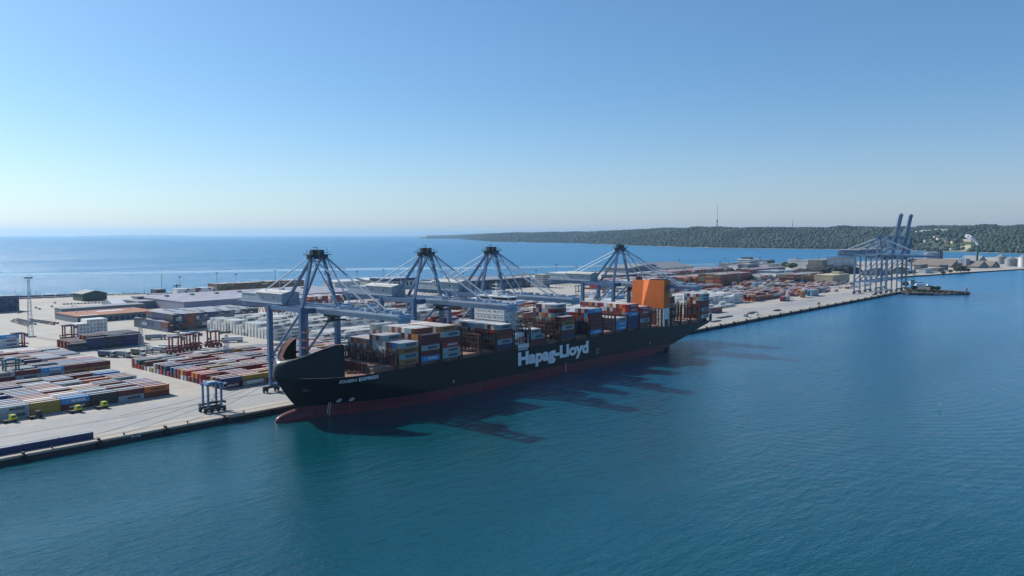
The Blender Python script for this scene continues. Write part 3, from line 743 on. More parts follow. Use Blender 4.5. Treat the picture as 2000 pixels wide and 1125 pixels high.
b = MB(); b.box(332.05, 332.25, YC - 12.2, YC + 12.2, 45.9, 47.0); b.box(332.6, 338.2, YC - 12.65, YC - 12.48, 45.9, 47.0)
shipbuild(b, 'window', M['glass'], wh)
b = MB(); b.box(333.5, 336, YC - 3, YC + 1, 47.7, 50.2); b.tube((334.6, YC - 1, 50), (334.6, YC - 1, 55.5), .5, .3); b.box(334, 335.2, YC - 4.2, YC + 2.2, 52, 52.3); b.box(334, 335.2, YC - 3, YC + 1, 54, 54.3)
b.tube((334.6, YC - 3.4, 50.2), (334.6, YC - 3.4, 54), .12)
for y in (-10, -6, 6, 10, 14): b.tube((333, YC + y, 47.6), (333, YC + y, 50.2), .1)
b.tube((333.4, YC + 7, 47.7), (333.4, YC + 7, 49), .7, .7); b.tube((337, YC - 7, 47.7), (337, YC - 7, 49.2), .8, .6)
for k in range(20): b.box(331.8, 331.9, YC - 12.8 + k * 1.34, YC - 12.7 + k * 1.34, 47.7, 48.8)
shipbuild(b, 'radar_mast', M['white'])
# boat deck with lifeboat on the near side
b = MB(); b.box(331.6, 341.2, YC - HB - .1, YC - 15.8, 21.3, 21.6); b.box(331.6, 341.0, YC - HB - .3, YC - HB - .1, 19.5, 21.6)
b.box(332.0, 340.2, YC - HB - .25, YC - HB - .1, 18.3, 18.9)
for k in range(12): b.box(332 + k * .74, 332.1 + k * .74, YC - HB - .25, YC - HB - .12, 18.9, 19.6)
for x in (332, 334.5, 340.5): b.box(x, x + .3, YC - HB, YC - HB + .3, 21.6, 26.2)
b.box(331.2, 334.8, YC - 18.4, YC - 16.5, 24.4, 27.5)
shipbuild(b, 'boat_deck', M['white'])
b = MB(); nb = 12
for i in range(nb + 1):
    a = math.pi * i / nb; x = 336.2 - 3.7 * math.cos(a); rr = math.sin(a) ** .5
    for k in range(10): q = 2 * math.pi * k / 10; b.v.append((x, YC - 18.0 + 1.6 * rr * math.cos(q), 24.0 + 1.6 * rr * math.sin(q)))
for i in range(nb):
    for k in range(10): a = i * 10 + k; b.f.append((a, i * 10 + (k + 1) % 10, (i + 1) * 10 + (k + 1) % 10, a + 10)); b.m.append(0)
shipbuild(b, 'lifeboat', M['boat'], smooth=True)
# funnel block: orange casing with folded front, white base
b = MB(); b.box(490.2, 498.2, YC - 18.6, YC - 13.2, 17.0, 30.6); b.box(490.4, 498.0, YC - 13.2, YC + 9, 28.6, 30.6)
f0 = shipbuild(b, 'funnel_base', M['white'])
b = MB(); b.box(490.8, 498.0, YC - 13.2, YC + 10, 17.0, 28.6); shipbuild(b, 'engine_casing', M['lash'])
b = MB()
pts = [(490.0, YC - 18.8), (490.0, YC - 7.0), (492.6, YC - .6), (492.6, YC + 8.6), (498.4, YC + 8.6), (498.4, YC - 18.8)]
zt = [50.4, 50.4, 49.9, 49.7, 49.7, 50.4]; n = 6
# bottom fold line leans, so the front facet narrows downwards
bot = [(490.0, YC - 18.8), (490.0, YC - 1.4), (490.9, YC - .2), (490.9, YC + 9.2), (498.4, YC + 9.2), (498.4, YC - 18.8)]
b.v = [(x, y, 30.6) for x, y in bot] + [(x, y, z) for (x, y), z in zip(pts, zt)]
b.f = [(k, k + n, n + (k + 1) % n, (k + 1) % n) for k in range(n)] + [tuple(range(2 * n - 1, n - 1, -1))]; b.m = [0] * len(b.f)
fu = shipbuild(b, 'funnel_casing', M['funnel'])
b = MB()
for y, m_ in ((YC + 2, 0), (YC + 3.8, 0), (YC + 5.6, 0)): b.tube((493.5, y, 48), (493.5, y, 52.2), .75, .75, 10)
b.box(491, 497.6, YC - 17.6, YC - 7, 50.2, 51.0)
shipbuild(b, 'exhaust_pipes', M['black'], fu)
b = MB()                                       # blue emblem on the near side of the funnel
for dx, dz, w in ((0, 0, 2.9), (.5, 1.0, 2.5), (-.5, -1.0, 2.5), (.9, 1.9, 1.5), (-.9, -1.9, 1.4)):
    b.add([(dx - w / 2, 0, dz - .38), (dx + w / 2, 0, dz - .38), (dx + w / 2 + .3, 0, dz + .38), (dx - w / 2 + .3, 0, dz + .38)], [(0, 1, 2, 3)])
b.v = [(x + 494.4, YC - 18.87, z + 44.6) for x, y, z in b.v]
shipbuild(b, 'emblem', M['emblem'], fu)
b = MB(); b.box(492, 496.6, YC - 18.75, YC - 18.58, 17.1, 22.6); shipbuild(b, 'opening', M['black'], f0)
# stern: raised corner with openings, transom beam
b = MB()
for sg in (-1, 1):
    y = YC + sg * (HB - 1.2)
    b.box(560.6, 561.8, y - .8, y + .8, 16.2, 21.5); b.box(544, 545, y - .3, y + .3, 16.2, 19.5); b.box(551, 552.4, y - .4, y + .4, 16.2, 19.5); b.box(544, 561.8, y - .8, y + .8, 19.0, 19.4)
b.box(560.8, 561.8, YC - HB + 1, YC + HB - 1, 18.6, 19.4)
shipbuild(b, 'stern_frame', M['hull'])
b = MB(); b.tube((560, YC, 19.3), (560, YC, 27), .2); b.box(546, 560, YC - HB + 4, YC + HB - 4, 16.4, 17.2); shipbuild(b, 'stern_gear', M['white'])
# mooring lines
def line(p, q, sag, r=.06):
    b = MB(); p = Vector(p); q = Vector(q); pr = p
    for k in range(1, 9):
        c = p.lerp(q, k / 8) - Vector((0, 0, sag * 4 * (k / 8) * (1 - k / 8))); b.tube(pr, c, r, n=4); pr = c
    return b
for ml_, (p, q) in zip(('second mooring line from the left at the ship bow', 'rightmost mooring line from the ship bow to the quay edge', 'longest mooring line from the bow, reaching farthest left', 'mooring line from the bow crossing the apron behind the blue carrier'), (((196, YC + 5, 19.5), (134.3, 322.7, 3.2)), ((196, YC + 4, 19.5), (160.6, 322.7, 3.2)), ((198, YC + 8, 19), (108, 322.7, 3.2)), ((199, YC + 9, 19), (147, 357, 3.0)))):
    tag(line(p, q, 1.2).build('mooring_line', M['rubber']), ml_, 'mooring line', 'bow mooring lines')

# ------------------------------------------------------------------ ship-to-shore cranes
def sts(label, x0, w=21.0, H=47.0, zap=73.0, boom='down', m=None, tip=266.0, group='ship-to-shore gantry cranes', rear=394.0, hz=0.0):
    m = m or M['steel']; ys, yl = 328.6, 356.5; x1 = x0 + w; xc = x0 + w / 2
    t = thing('gantry_crane', label, 'crane', (xc, 342, QZ), group)
    def bd(b, name, mm, par=None):
        b.v = [(x - xc, y - 342, z - QZ) for x, y, z in b.v]; return b.build(name, mm, par or t)
    for x in (x0, x1):
        for y in (ys, yl):
            b = MB(); b.box(x - 1.25, x + 1.25, y - .95, y + .95, 19.5, H); b.box(x - .9, x + .9, y - .75, y + .75, 5.5, 19.5); b.box(x - 1.5, x + 1.5, y - 1.2, y + 1.2, 18.6, 20.4)
            bd(b, 'leg', m)
            b = MB(); b.box(x - 4.6, x + 4.6, y - .6, y + .6, 4.4, 5.6)
            for dx in (-3.2, 3.2):
                b.box(x + dx - 1.5, x + dx + 1.5, y - .5, y + .5, 3.3, 4.4)
                for q in (-.9, .9): b.tube((x + dx + q, y - .35, 2.85), (x + dx + q, y + .35, 2.85), .5)
            bd(b, 'bogie', M['dark'])
    for y in (ys, yl):
        b = MB(); b.box(x0 + 1.25, x1 - 1.25, y - .7, y + .7, 4.9, 6.6); bd(b, 'sill_beam', m)
        b = MB(); b.box(x0 + 1.25, x1 - 1.25, y - .8, y + .8, H - 3.0, H - .3); bd(b, 'cross_beam', m)
    for x in (x0, x1):
        b = MB(); b.box(x - .7, x + .7, ys + .95, yl - .95, 18.6, 20.2); bd(b, 'portal_beam', m)
        b = MB(); b.box(x - .8, x + .8, ys + .95, yl - .95, H - 2.2, H - .1); bd(b, 'top_beam', m)
        b = MB(); b.tube((x, yl - 1, 20.6), (x, ys + 1, H - 2.6), .62, n=8); bd(b, 'diagonal_brace', m)
    # main girder and boom
    b = MB()
    for dx in (-3.1, 3.1): b.box(xc + dx - .55, xc + dx + .55, ys - 1.5, rear, H - 2.6 + hz, H + .1 + hz)
    for k in range(12): y = ys + (rear - ys) * k / 11; b.box(xc - 2.6, xc + 2.6, y - .25, y + .25, H - 1.4 + hz, H - .6 + hz)
    bd(b, 'main_girder', m)
    b = MB()
    for sg in (-1, 1):
        b.box(xc + sg * 4.4 - .6, xc + sg * 4.4 + .6, ys - 1, rear, H - .3 + hz, H - .15 + hz)
        for k in range(30): y = ys + (rear - ys) * k / 29; b.box(xc + sg * 5.0 - .05, xc + sg * 5.0 + .05, y - .05, y + .05, H - .2 + hz, H + .95 + hz)
        b.box(xc + sg * 5.0 - .05, xc + sg * 5.0 + .05, ys, rear, H + .9 + hz, H + 1.0 + hz)
    bd(b, 'walkway', M['steel2'])
    Lb = (ys - 2) - tip
    b = MB(); bw = MB()
    for dx in (-3.1, 3.1):
        b.box(xc + dx - .6, xc + dx + .6, 0, Lb, -2.9, 0); 
    for k in range(13): b.box(xc - 2.6, xc + 2.6, k * Lb / 12 - .2, k * Lb / 12 + .2, -1.2, -.5)
    b.box(xc - 3.7, xc + 3.7, Lb, Lb + .5, -2.9, 0)
    for sg in (-1, 1):
        bw.box(xc + sg * 4.6 - .7, xc + sg * 4.6 + .7, 0, Lb, -.35, -.2)
        for k in range(34): y = Lb * k / 33; bw.box(xc + sg * 5.2 - .05, xc + sg * 5.2 + .05, y - .05, y + .05, -.3, .95)
        bw.box(xc + sg * 5.2 - .05, xc + sg * 5.2 + .05, 0, Lb, .9, 1.0)
    for k in range(26):
        y = random.uniform(2, Lb - 2); bw.box(xc + random.uniform(-3.4, 2.6), xc + random.uniform(2.7, 3.6), y, y + random.uniform(.3, 1.2), -.1, random.uniform(.3, 1.5))
    bw.box(xc - 4.5, xc + 4.5, Lb - 4, Lb + 2.2, -1.6, -1.3); bw.box(xc - 3, xc + 3, Lb - 1, Lb + 1, -3.8, -2.9)
    ang = 0.0 if boom == 'down' else math.radians(80)
    hy, hzz = ys - 2, H + .1 + hz
    def turn(v):
        x, y, z = v; return (x, hy - (y * math.cos(ang) - z * math.sin(ang) * -1 * -1), hzz + y * math.sin(ang) + z * math.cos(ang))
    b.v = [turn(v) for v in b.v]; bw.v = [turn(v) for v in bw.v]
    bo = bd(b, 'boom', M['steel2'] if m is M['steel'] else m); bd(bw, 'walkway', M['steel2'], bo)
    # pylon
    ya = ys + 1.2
    for sg in (-1, 1):
        b = MB(); b.bar((x0 + .3 if sg < 0 else x1 - .3, ys, H), (xc + sg * 3.2, ya, zap - 1.2), 1.5, 1.2); bd(b, 'pylon_leg', m)
        b = MB(); b.bar((xc + sg * 5.2, ys + 22, H + .2), (xc + sg * 2.4, ya + .6, zap - 1.4), 1.15); bd(b, 'pylon_backleg', m)
        b = MB(); b.tube((xc + sg * 4.4, yl + 13.5, H + 6.4 + hz), (xc + sg * 4.4, ya + .5, zap - 1.8), .30, n=6)
        q = Vector((xc + sg * 4.4, yl + 13.5, H + 6.4 + hz)).lerp(Vector((xc + sg * 4.4, ya, zap - 1.8)), .34); b.tube(q, (q.x, q.y, H + 6.2), .16, n=5); bd(b, 'backstay', M['steel2'])
        if boom == 'down':
            b = MB(); pr = Vector((xc + sg * 4.2, ya - 1.5, zap - 1.8)); e = Vector((xc + sg * 3.4, tip + 15, H + .4)); b.tube(pr, e, .42, n=6); bd(b, 'outer_forestay', M['steel2'])
            b = MB(); b.tube(pr, (xc + sg * 3.4, tip + 41, H + .4), .34, n=6); bd(b, 'inner_forestay', M['steel2'])
        else:
            p = Vector((xc + sg * 3.4, hy - Lb * .7 * math.cos(ang), hzz + Lb * .7 * math.sin(ang)))
            b = MB(); b.tube((xc + sg * 4, ya - 1, zap - 1.8), p, .25, n=6); bd(b, 'outer_forestay', M['steel2'])
    b = MB()
    for k in range(5): b.tube((xc - 2 + k, ya - 1, zap), (xc - 2.6 + k * 1.3, tip + 18, H + .8) if boom == 'down' else (xc - 2 + k, hy - 3, H + 14), .05, n=4)
    bd(b, 'hoist_ropes', M['steel2'])
    b = MB()
    b.box(xc - 5.2, xc + 5.2, ya - 1.6, ya + 1.6, zap - 2.6, zap - .6); b.box(xc - 6.4, xc + 6.4, ya - 2.6, ya + 2.6, zap - .6, zap - .3)
    for k in range(13): x = xc - 6.3 + k * 1.05; b.box(x, x + .1, ya - 2.6, ya - 2.5, zap - .3, zap + .9); b.box(x, x + .1, ya + 2.5, ya + 2.6, zap - .3, zap + .9)
    b.box(xc - 6.4, xc + 6.4, ya - 2.6, ya - 2.5, zap + .8, zap + .9)
    b.box(xc - 3.6, xc - 1.2, ya - 1.2, ya + 1.2, zap - .3, zap + 2.1); b.box(xc + .4, xc + 3.0, ya - 1.3, ya + 1.3, zap - .3, zap + 2.0)
    b.bar((xc - .1, ya, zap), (xc - .1, ya, zap + 3.2), .25); b.bar((xc - .1, ya, zap + 3.2), (xc - 2.6, ya, zap + 3.2), .25)
    b.box(xc + 4.2, xc + 7.6, ya - 1, ya + 1.8, zap - 3.2, zap - 3.0); b.tube((xc + 5.8, ya, zap), (xc + 5.8, ya, zap + 3.0), .08); b.tube((xc - 6, ya, zap), (xc - 6, ya, zap + 2.0), .15)
    bd(b, 'apex_platform', M['dark'] if m is M['steel'] else m)
    # zigzag stair up the near pylon leg
    b = MB()
    for k in range(4):
        f0_ = k / 4; p = Vector((x1 - .3, ys, H)).lerp(Vector((xc + 3.2, ya, zap)), f0_ + .08); q = Vector((x1 - .3, ys, H)).lerp(Vector((xc + 3.2, ya, zap)), f0_ + .3)
        b.bar(p + Vector((-1.2, 1.4, 0)), q + Vector((-1.2, -1.4, 0)), .5, .15); b.box(q.x - 2.4, q.x + .2, q.y - 2.2, q.y + 1.6, q.z - .1, q.z + .05)
    bd(b, 'stair', M['steel2'])
    # machinery house, rear cabins, trolley and cab
    b = MB(); b.gable(xc - 5.2, xc + 5.2, yl - 3, yl + 21, H + .2 + hz, H + 5.6 + hz, H + 6.6 + hz, 'y', 0, 1)
    b.box(xc - 6.4, xc + 6.4, yl - 4.5, rear + .5, H + .1 + hz, H + .25 + hz, 2)
    for k in range(28): y = yl - 4.4 + (rear - yl + 4.8) * k / 27; b.box(xc - 6.4, xc - 6.3, y, y + .08, H + .25 + hz, H + 1.4 + hz, 2)
    b.box(xc - 6.4, xc - 6.3, yl - 4.4, rear + .4, H + 1.3 + hz, H + 1.4 + hz, 2)
    far_ = m is not M['steel']
    mh = bd(b, 'machinery_house', [M['farsteel'], M['greyroof'], M['farsteel']] if far_ else [M['house'], M['houseroof'], M['steel2']])
    b = MB(); b.box(xc - 5.25, xc - 5.2, yl + 4, yl + 5, H + 2.5 + hz, H + 3.6 + hz); b.box(xc - 5.25, xc - 5.2, yl + 14, yl + 14.8, H + 2.5 + hz, H + 3.6 + hz); bd(b, 'window', M['glass'], mh)
    b = MB(); b.box(xc - 4.6, xc + 4.6, yl + 22, rear - 1, H - .5 + hz, H + 4.2 + hz); b.box(xc - 4.9, xc + 4.9, yl + 22, rear - 1, H + 4.2 + hz, H + 4.35 + hz)
    bd(b, 'electrical_house', M['farsteel'] if far_ else M['house'])
    ty = ys - 12
    b = MB(); b.box(xc - 3.6, xc + 3.6, ty - 4, ty + 4, H - 3.9 + hz, H - 2.9 + hz)
    if boom == 'down': b.tube((xc - 2, ty - 1.5, H - 4), (xc - 2, ty - 1.5, H - 5.5), .1)
    tr = bd(b, 'trolley', M['dark'])
    b = MB(); b.box(xc + .8, xc + 3.6, ty + 4.4, ty + 7, H - 6.8 + hz, H - 3.9 + hz); bd(b, 'operator_cab', M['glass'], tr)
    b = MB(); b.box(xc - 6.1, xc + 6.1, ty - 1.2, ty + 1.2, H - 6.2, H - 5.5); bd(b, 'spreader', M['dark'], tr)
    b = MB()                                   # hanging festoon loops below the rear girder
    for k in range(16): y = ys + 3 + k * 3.6; b.bar((xc - 4.2, y, H - 2.6), (xc - 4.2, y + 1.4, H - 5.2), .16); b.bar((xc - 4.2, y + 1.4, H - 5.2), (xc - 4.2, y + 2.8, H - 2.6), .16)
    bd(b, 'festoon', M['dark'])
    return t
sts('blue gantry crane standing over the bow of the black ship, boom lowered', 222.0)
sts('blue gantry crane over the forward container stacks, second from the bow, boom lowered', 294.5)
sts('blue gantry crane right beside the white bridge of the ship, third from the bow', 348.6)
sts('blue gantry crane next to the orange funnel, boom lowered over the stern', 490.6)
fg = 'tall grey gantry cranes at the far end of the quay'
sts('far grey gantry crane at the quay end with lowered boom, leftmost of the far group', 1111, 23, 56, 80.5, 'down', M['farsteel'], 262, fg, 382)
sts('far grey gantry crane with raised boom, middle of the far group', 1157, 23, 56, 80.5, 'up', M['farsteel'], 272.5, fg, 382)
sts('far grey gantry crane with raised boom, right of the far group', 1205, 23, 56, 80.5, 'up', M['farsteel'], 272.5, fg, 382)
sts('small far grey gantry crane with short raised boom, rearmost of the far group', 1229.5, 20, 50, 72, 'up', M['farsteel'], 298, fg, 380)
# slewing harbour crane farther back
p = at_y(1779, 540, 440)
t = thing('harbour_crane', 'pale slewing harbour crane with lattice jib behind the far gantry cranes', 'crane', (p[0], 440, QZ))
MB().box(-7, 7, -7, 7, 8, 11).box(-6.5, -5, -6.5, -5, 0, 8).box(5, 6.5, -6.5, -5, 0, 8).box(-6.5, -5, 5, 6.5, 0, 8).box(5, 6.5, 5, 6.5, 0, 8).build('portal', M['farsteel'], t)
MB().tube((0, 0, 11), (0, 0, 30), 2.2, 1.6).box(-4, 4, -3, 6, 26, 32).build('tower', M['farsteel'], t)
b = MB()
for s_ in (-1, 1):
    b.bar((s_ * 2, 0, 30), (s_ * 1, -34, 78), .9)
for k in range(9): a = k / 9; c = (k + 1) / 9; b.bar((2 - a, -34 * a, 30 + 48 * a), (-2 + c, -34 * c, 30 + 48 * c), .5); b.bar((-2 + a, -34 * a, 30 + 48 * a), (2 - c, -34 * c, 30 + 48 * c), .5)
b.bar((0, 2, 32), (0, 6, 48), .9); b.bar((0, 6, 48), (0, -20, 58), .6); b.build('jib', M['farsteel'], t)

# ------------------------------------------------------------------ containers
CONT = []    # (x0,y0,z0,dx,dy,dz,colour,site,col,row,tier,orient)
OCC = {}
def put(site, col, row, tier, x, y, z, colr, dx=12.19, dy=2.44, dz=2.75, row0=None):
    CONT.append((x, y, z, dx, dy, dz, colr, site, col, row, tier)); OCC[(site, col, row, tier)] = len(CONT) - 1
def pick(pal):
    r = random.random() * sum(w for _, w in pal)
    for c, w in pal:
        r -= w
        if r <= 0: return c
    return pal[-1][0]
MIX = [('maroon', 20), ('grey', 26), ('rust brown', 9), ('navy', 9), ('orange', 6), ('bright blue', 6), ('white', 8), ('tan', 6), ('dark green', 4), ('ochre', 4), ('red', 4), ('slate', 5), ('pale teal', 5)]
WHT = [('white', 94), ('grey', 5), ('pale teal', 1)]
RED = [('maroon', 40), ('red', 14), ('rust brown', 18), ('grey', 14), ('orange', 9), ('slate', 8)]
DRK = [('navy', 7), ('slate', 7), ('charcoal', 5), ('grey', .4)]
BRN = [('olive', 9), ('rust brown', 3), ('tan', .6), ('maroon', 1.5)]
def block(site, x0, x1, y0, y1, tiers, pal, pitch=4.1, px=12.6, anchor='right', orient='x', p_empty=0.0, vary=0.3, force=None, dz=2.75):
    if orient == 'x': nc = max(1, int((x1 - x0 + .5) // px)); nr = max(1, int((y1 - y0) // pitch) + 1); dx, dy = 12.19, 2.44
    else: pxx, pyy = 2.56, 12.6; nc = max(1, int((x1 - x0) // pxx)); nr = max(1, int((y1 - y0 + .5) // pyy)); dx, dy = 2.44, 12.19
    for r in range(nr):
        run = None
        for c in range(nc):
            if orient == 'x': x = x1 - 12.19 - c * px if anchor == 'right' else x0 + c * px; y = y0 + r * pitch
            else: x = x0 + c * 2.56; y = y0 + r * 12.6
            if random.random() < p_empty: continue
            h = tiers(c, r) if callable(tiers) else tiers
            if vary and random.random() < vary and h > 1 and (c, r, h - 1) not in (force or {}): h -= 1
            if run is None or random.random() < .45: run = pick(pal)
            for k in range(h):
                colr = (force or {}).get((c, r, k)) or (run if random.random() < .45 else pick(pal))
                u_, v_ = proj(x, y, QZ)
                if -80 < u_ < 2060 or True: put(site, c, r, k, x, y, QZ + k * dz + .004, colr, dx, dy, dz - .06)
L1F = {(0, 0, 1): 'orange', (0, 0, 0): 'rust brown', (1, 0, 1): 'maroon', (1, 0, 0): 'grey', (2, 0, 1): 'charcoal', (2, 0, 0): 'charcoal', (3, 0, 1): 'bright blue', (3, 0, 0): 'maroon',
       (4, 0, 1): 'ochre', (4, 0, 0): 'ochre', (5, 0, 1): 'grey', (5, 0, 0): 'grey', (6, 0, 1): 'ochre', (0, 1, 1): 'red', (1, 1, 1): 'grey', (2, 1, 1): 'grey', (3, 1, 1): 'bright blue', (0, 2, 1): 'navy', (0, 5, 1): 'magenta'}
block('front left block', 92, 185, 389.6, 458, 2, MIX, force=L1F, vary=.16)
L2F = {(0, 0, 1): 'maroon', (1, 0, 1): 'maroon', (2, 0, 1): 'bright blue', (3, 0, 1): 'maroon', (4, 0, 1): 'grey', (0, 2, 0): 'bright blue', (1, 2, 0): 'bright blue', (0, 3, 1): 'navy', (1, 3, 1): 'maroon', (0, 5, 1): 'magenta'}
block('second left block', 118, 197, 489, 572, lambda c, r: 2 if r < 1 or random.random() < .8 else 1, MIX, force=L2F, vary=.1)
block('pale block at left', 130, 193, 580, 612, lambda c, r: 1 if c < 2 else 2, WHT, vary=0, pitch=4.1)
block('four high left stack', 150, 190, 622, 628, 4, WHT, force={(0, 0, 3): 'bright blue', (1, 0, 3): 'bright blue'}, vary=0)
MF = {}
for r in range(0, 4): MF[(0, r, 1)] = 'ochre'
MF.update({(0, 0, 1): 'navy', (0, 0, 0): 'maroon', (1, 0, 1): 'ochre', (2, 0, 1): 'ochre', (1, 0, 0): 'ochre', (0, 1, 1): 'maroon', (0, 4, 1): 'maroon', (0, 6, 1): 'orange', (0, 7, 1): 'orange', (0, 12, 1): 'slate', (0, 13, 1): 'navy', (0, 22, 1): 'dark green', (0, 23, 1): 'dark green'})
block('block left of the bow', 208.5, 348, 382, 486, lambda c, r: 2 if random.random() < .8 else 1, RED + [('ochre', 16), ('navy', 10), ('white', 12), ('tan', 8), ('dark green', 5), ('grey', 10)], anchor='left', force=MF, vary=.1)
block('dark rows in mid yard', 206, 257.5, 583, 584, lambda c, r: 3 if c < 3 else 2, [('navy', 2), ('charcoal', 2), ('slate', 1)], vary=0)
block('maroon rows in mid yard', 210, 262, 590, 618, lambda c, r: 3 if c < 3 else 2, [('maroon', 5), ('slate', 2), ('rust brown', 2)], vary=.2, pitch=6)
block('white mid yard stack', 240.5, 264, 657, 669, lambda c, r: 5 if c > 2 else 4, [('white', 1)], orient='y', vary=0)
block('blue stack in mid yard', 304, 311, 640, 705, 3, DRK + [('maroon', 3)], orient='y', vary=.4)
block('tall blue stack', 311.5, 392, 646, 708, 5, DRK + [('maroon', 1.2), ('grey', 1.2), ('rust brown', .8)], orient='y', vary=.14)
block('tall pale and maroon stack', 440, 520, 690, 716, 6, RED + [('white', 20)], orient='y', vary=.2)
block('white block behind bow crane', 333, 545, 531, 631, 4, WHT, anchor='left', vary=.5, pitch=4.6, p_empty=.05)
block('white block behind the ship', 350, 452, 497, 522, 2, WHT, anchor='left', vary=.3, pitch=5)
block('mixed block behind the middle cranes', 455, 640, 575, 640, 5, MIX + [('white', 30)], anchor='left', vary=.6, pitch=7)
block('red block behind the bridge', 480, 690, 470, 540, 3, RED + [('white', 20), ('ochre', 8)], anchor='left', vary=.6, pitch=7, p_empty=.1)
block('brown stack by the sea', 521, 652, 957, 983, 6, BRN, orient='y', vary=.25)
block('small stack by the sea', 462, 512, 945, 958, 5, [('white', 3), ('maroon', 1)], orient='y', vary=.1)
block('dark stack at the left edge', 240, 290, 940, 953, 6, [('slate', 5), ('navy', 2)], orient='y', vary=0)
block('row on the quay at left', 50, 124.5, 327.2, 328, 1, [('navy', 3), ('charcoal', 1)], vary=0, force={(0, 0, 0): 'navy', (3, 0, 0): 'navy', (4, 0, 0): 'bright blue', (5, 0, 0): 'grey'}, px=12.4)
block('red pair behind the stern', 740, 765, 377, 380, 2, RED, vary=0)
block('low white row', 768, 836, 397, 416, 2, WHT, vary=.5, pitch=5)
block('white block behind the stern', 600, 760, 440, 505, 3, WHT, vary=.4, pitch=4.6, anchor='left')
block('tall white block behind the stern', 762, 898, 416, 470, 4, WHT, vary=.45, pitch=4.6, p_empty=.04)
block('red block right of the stern', 902, 1006, 408, 446, 3, RED, vary=.5, pitch=4.6)
block('small brown stack on the apron', 930, 956, 382, 385, 2, RED, vary=0)
block('tan stack on the apron', 1003, 1016, 386, 389, 3, [('tan', 2), ('orange', 1)], vary=0)
block('blue stack on the apron', 1030, 1057, 384, 392, 3, [('bright blue', 2), ('slate', 2), ('pale teal', 1)], vary=.2)
block('coloured block in the right yard', 905, 1112, 452, 520, 2, MIX + [('orange', 14), ('red', 8)], vary=.4, pitch=5, p_empty=.05)
block('right end of the yard', 1080, 1146, 400, 446, 2, MIX + [('slate', 10)], vary=.3, pitch=5)
block('last low block in the right yard', 1148, 1320, 426, 478, 2, RED + [('white', 30)], vary=.4, pitch=6)
block('tall olive stack', 1120, 1235, 556, 600, 7, BRN + [('maroon', 3)], orient='y', vary=.4)
block('tall grey stack', 1228, 1372, 540, 580, 5, [('slate', 3), ('grey', 4), ('rust brown', 2), ('white', 2)], orient='y', vary=.4)
block('tall maroon stack', 1240, 1366, 490, 520, 6, [('maroon', 5), ('olive', 3), ('grey', 1)], orient='y', vary=.35)
block('tall pale stack', 1341, 1414, 560, 600, 6, [('slate', 3), ('pale teal', 2), ('bright blue', 1)], orient='y', vary=.3)
block('far red stack', 1180, 1450, 690, 730, 6, RED + [('slate', 25)], orient='y', vary=.5)
block('far purple stack', 1440, 1600, 650, 690, 5, [('maroon', 4), ('magenta', 1), ('slate', 3)], orient='y', vary=.4)
block('far mixed stack', 1100, 1260, 610, 650, 5, MIX, orient='y', vary=.4)
block('far white stack', 940, 1060, 600, 640, 5, WHT + [('slate', 30), ('orange', 10)], orient='y', vary=.3)

block('outer red and white rows', 905, 1075, 530, 590, 3, MIX + [('maroon', 20)], vary=.5, pitch=6, p_empty=.1)
block('dense rows right of the white block', 1010, 1100, 404, 446, 2, RED + [('orange', 10), ('white', 8)], vary=.4, pitch=4.6)
block('rows before the beige building', 1120, 1290, 484, 540, 3, MIX + [('white', 20)], vary=.5, pitch=6, p_empty=.05)
block('white rows before the beige building', 1200, 1350, 400, 424, 1, WHT + [('red', 30), ('rust brown', 20)], vary=0, pitch=6, p_empty=.3)
block('stacks behind the white block', 640, 900, 520, 590, 3, WHT + [('maroon', 30), ('bright blue', 12), ('slate', 14)], vary=.5, pitch=8, p_empty=.15)
block('stacks in the far centre', 950, 1110, 640, 700, 5, RED + [('slate', 20), ('white', 12)], orient='y', vary=.5, p_empty=.1)
block('grey stacks in the far centre', 1110, 1180, 660, 700, 6, DRK + [('grey', 6), ('maroon', 5)], orient='y', vary=.4)
block('far rows by the shore', 1260, 1500, 760, 800, 4, RED + [('grey', 20), ('white', 15)], orient='y', vary=.5, p_empty=.08)
block('scattered boxes in the open yard', 590, 760, 640, 760, 1, RED + [('white', 20)], vary=0, pitch=18, px=22, p_empty=.72)
SHIPMIX = [('grey', 30), ('maroon', 20), ('rust brown', 13), ('orange', 7), ('white', 12), ('slate', 6), ('bright blue', 5), ('pale teal', 6), ('tan', 5), ('red', 5), ('navy', 2), ('dark green', 2)]
# containers on the ship: bay -> heights per row from the near side, colours of the near column
TZ = 2.65
def bay(k, name, heights, near=None, zb=20.6, pal=None, lab=None):
    x = BAYS[k]
    for r, h in enumerate(heights):
        for q in range(h):
            if r not in (0, 15) and q < h - 3 and r < len(heights) - 1 and heights[r + 1] >= h and k not in (0,) and q < min(heights[r - 1], h) - 1 and q > 0 and False: continue
            c = near[q] if (r == 0 and near and q < len(near)) else pick(pal or SHIPMIX)
            if k == 13 and r < 7: c = near[q] if q < 3 else c
            put('ship:' + name, k, r, q, x, YC - HB + .15 + r * 2.46, zb + q * TZ, c, 12.19, 2.40, TZ - .07)
bay(1, 'first stack from the bow', [4, 4, 4, 4, 4, 5, 5, 5, 5, 4, 4, 4, 4, 4, 4, 4], ['tan', 'pale teal', 'tan', 'grey'])
bay(2, 'second stack from the bow', [5, 5, 6, 6, 6, 6, 6, 6, 6, 6, 6, 6, 5, 5, 6, 6], ['bright blue', 'maroon', 'grey', 'maroon', 'maroon'])
bay(3, 'third stack from the bow', [5, 6, 6, 6, 6, 6, 6, 6, 6, 6, 6, 6, 6, 6, 6, 6], ['pale teal', 'grey', 'red', 'maroon', 'grey'])
bay(6, 'stack before the white bridge', [5] * 13 + [5, 5, 4], ['navy', 'grey', 'rust brown', 'maroon', 'pale teal'])
bay(7, 'low stack behind the bridge', [2, 3, 3, 3, 3, 0, 0, 0, 0, 0, 0, 0], ['maroon', 'pale teal'])
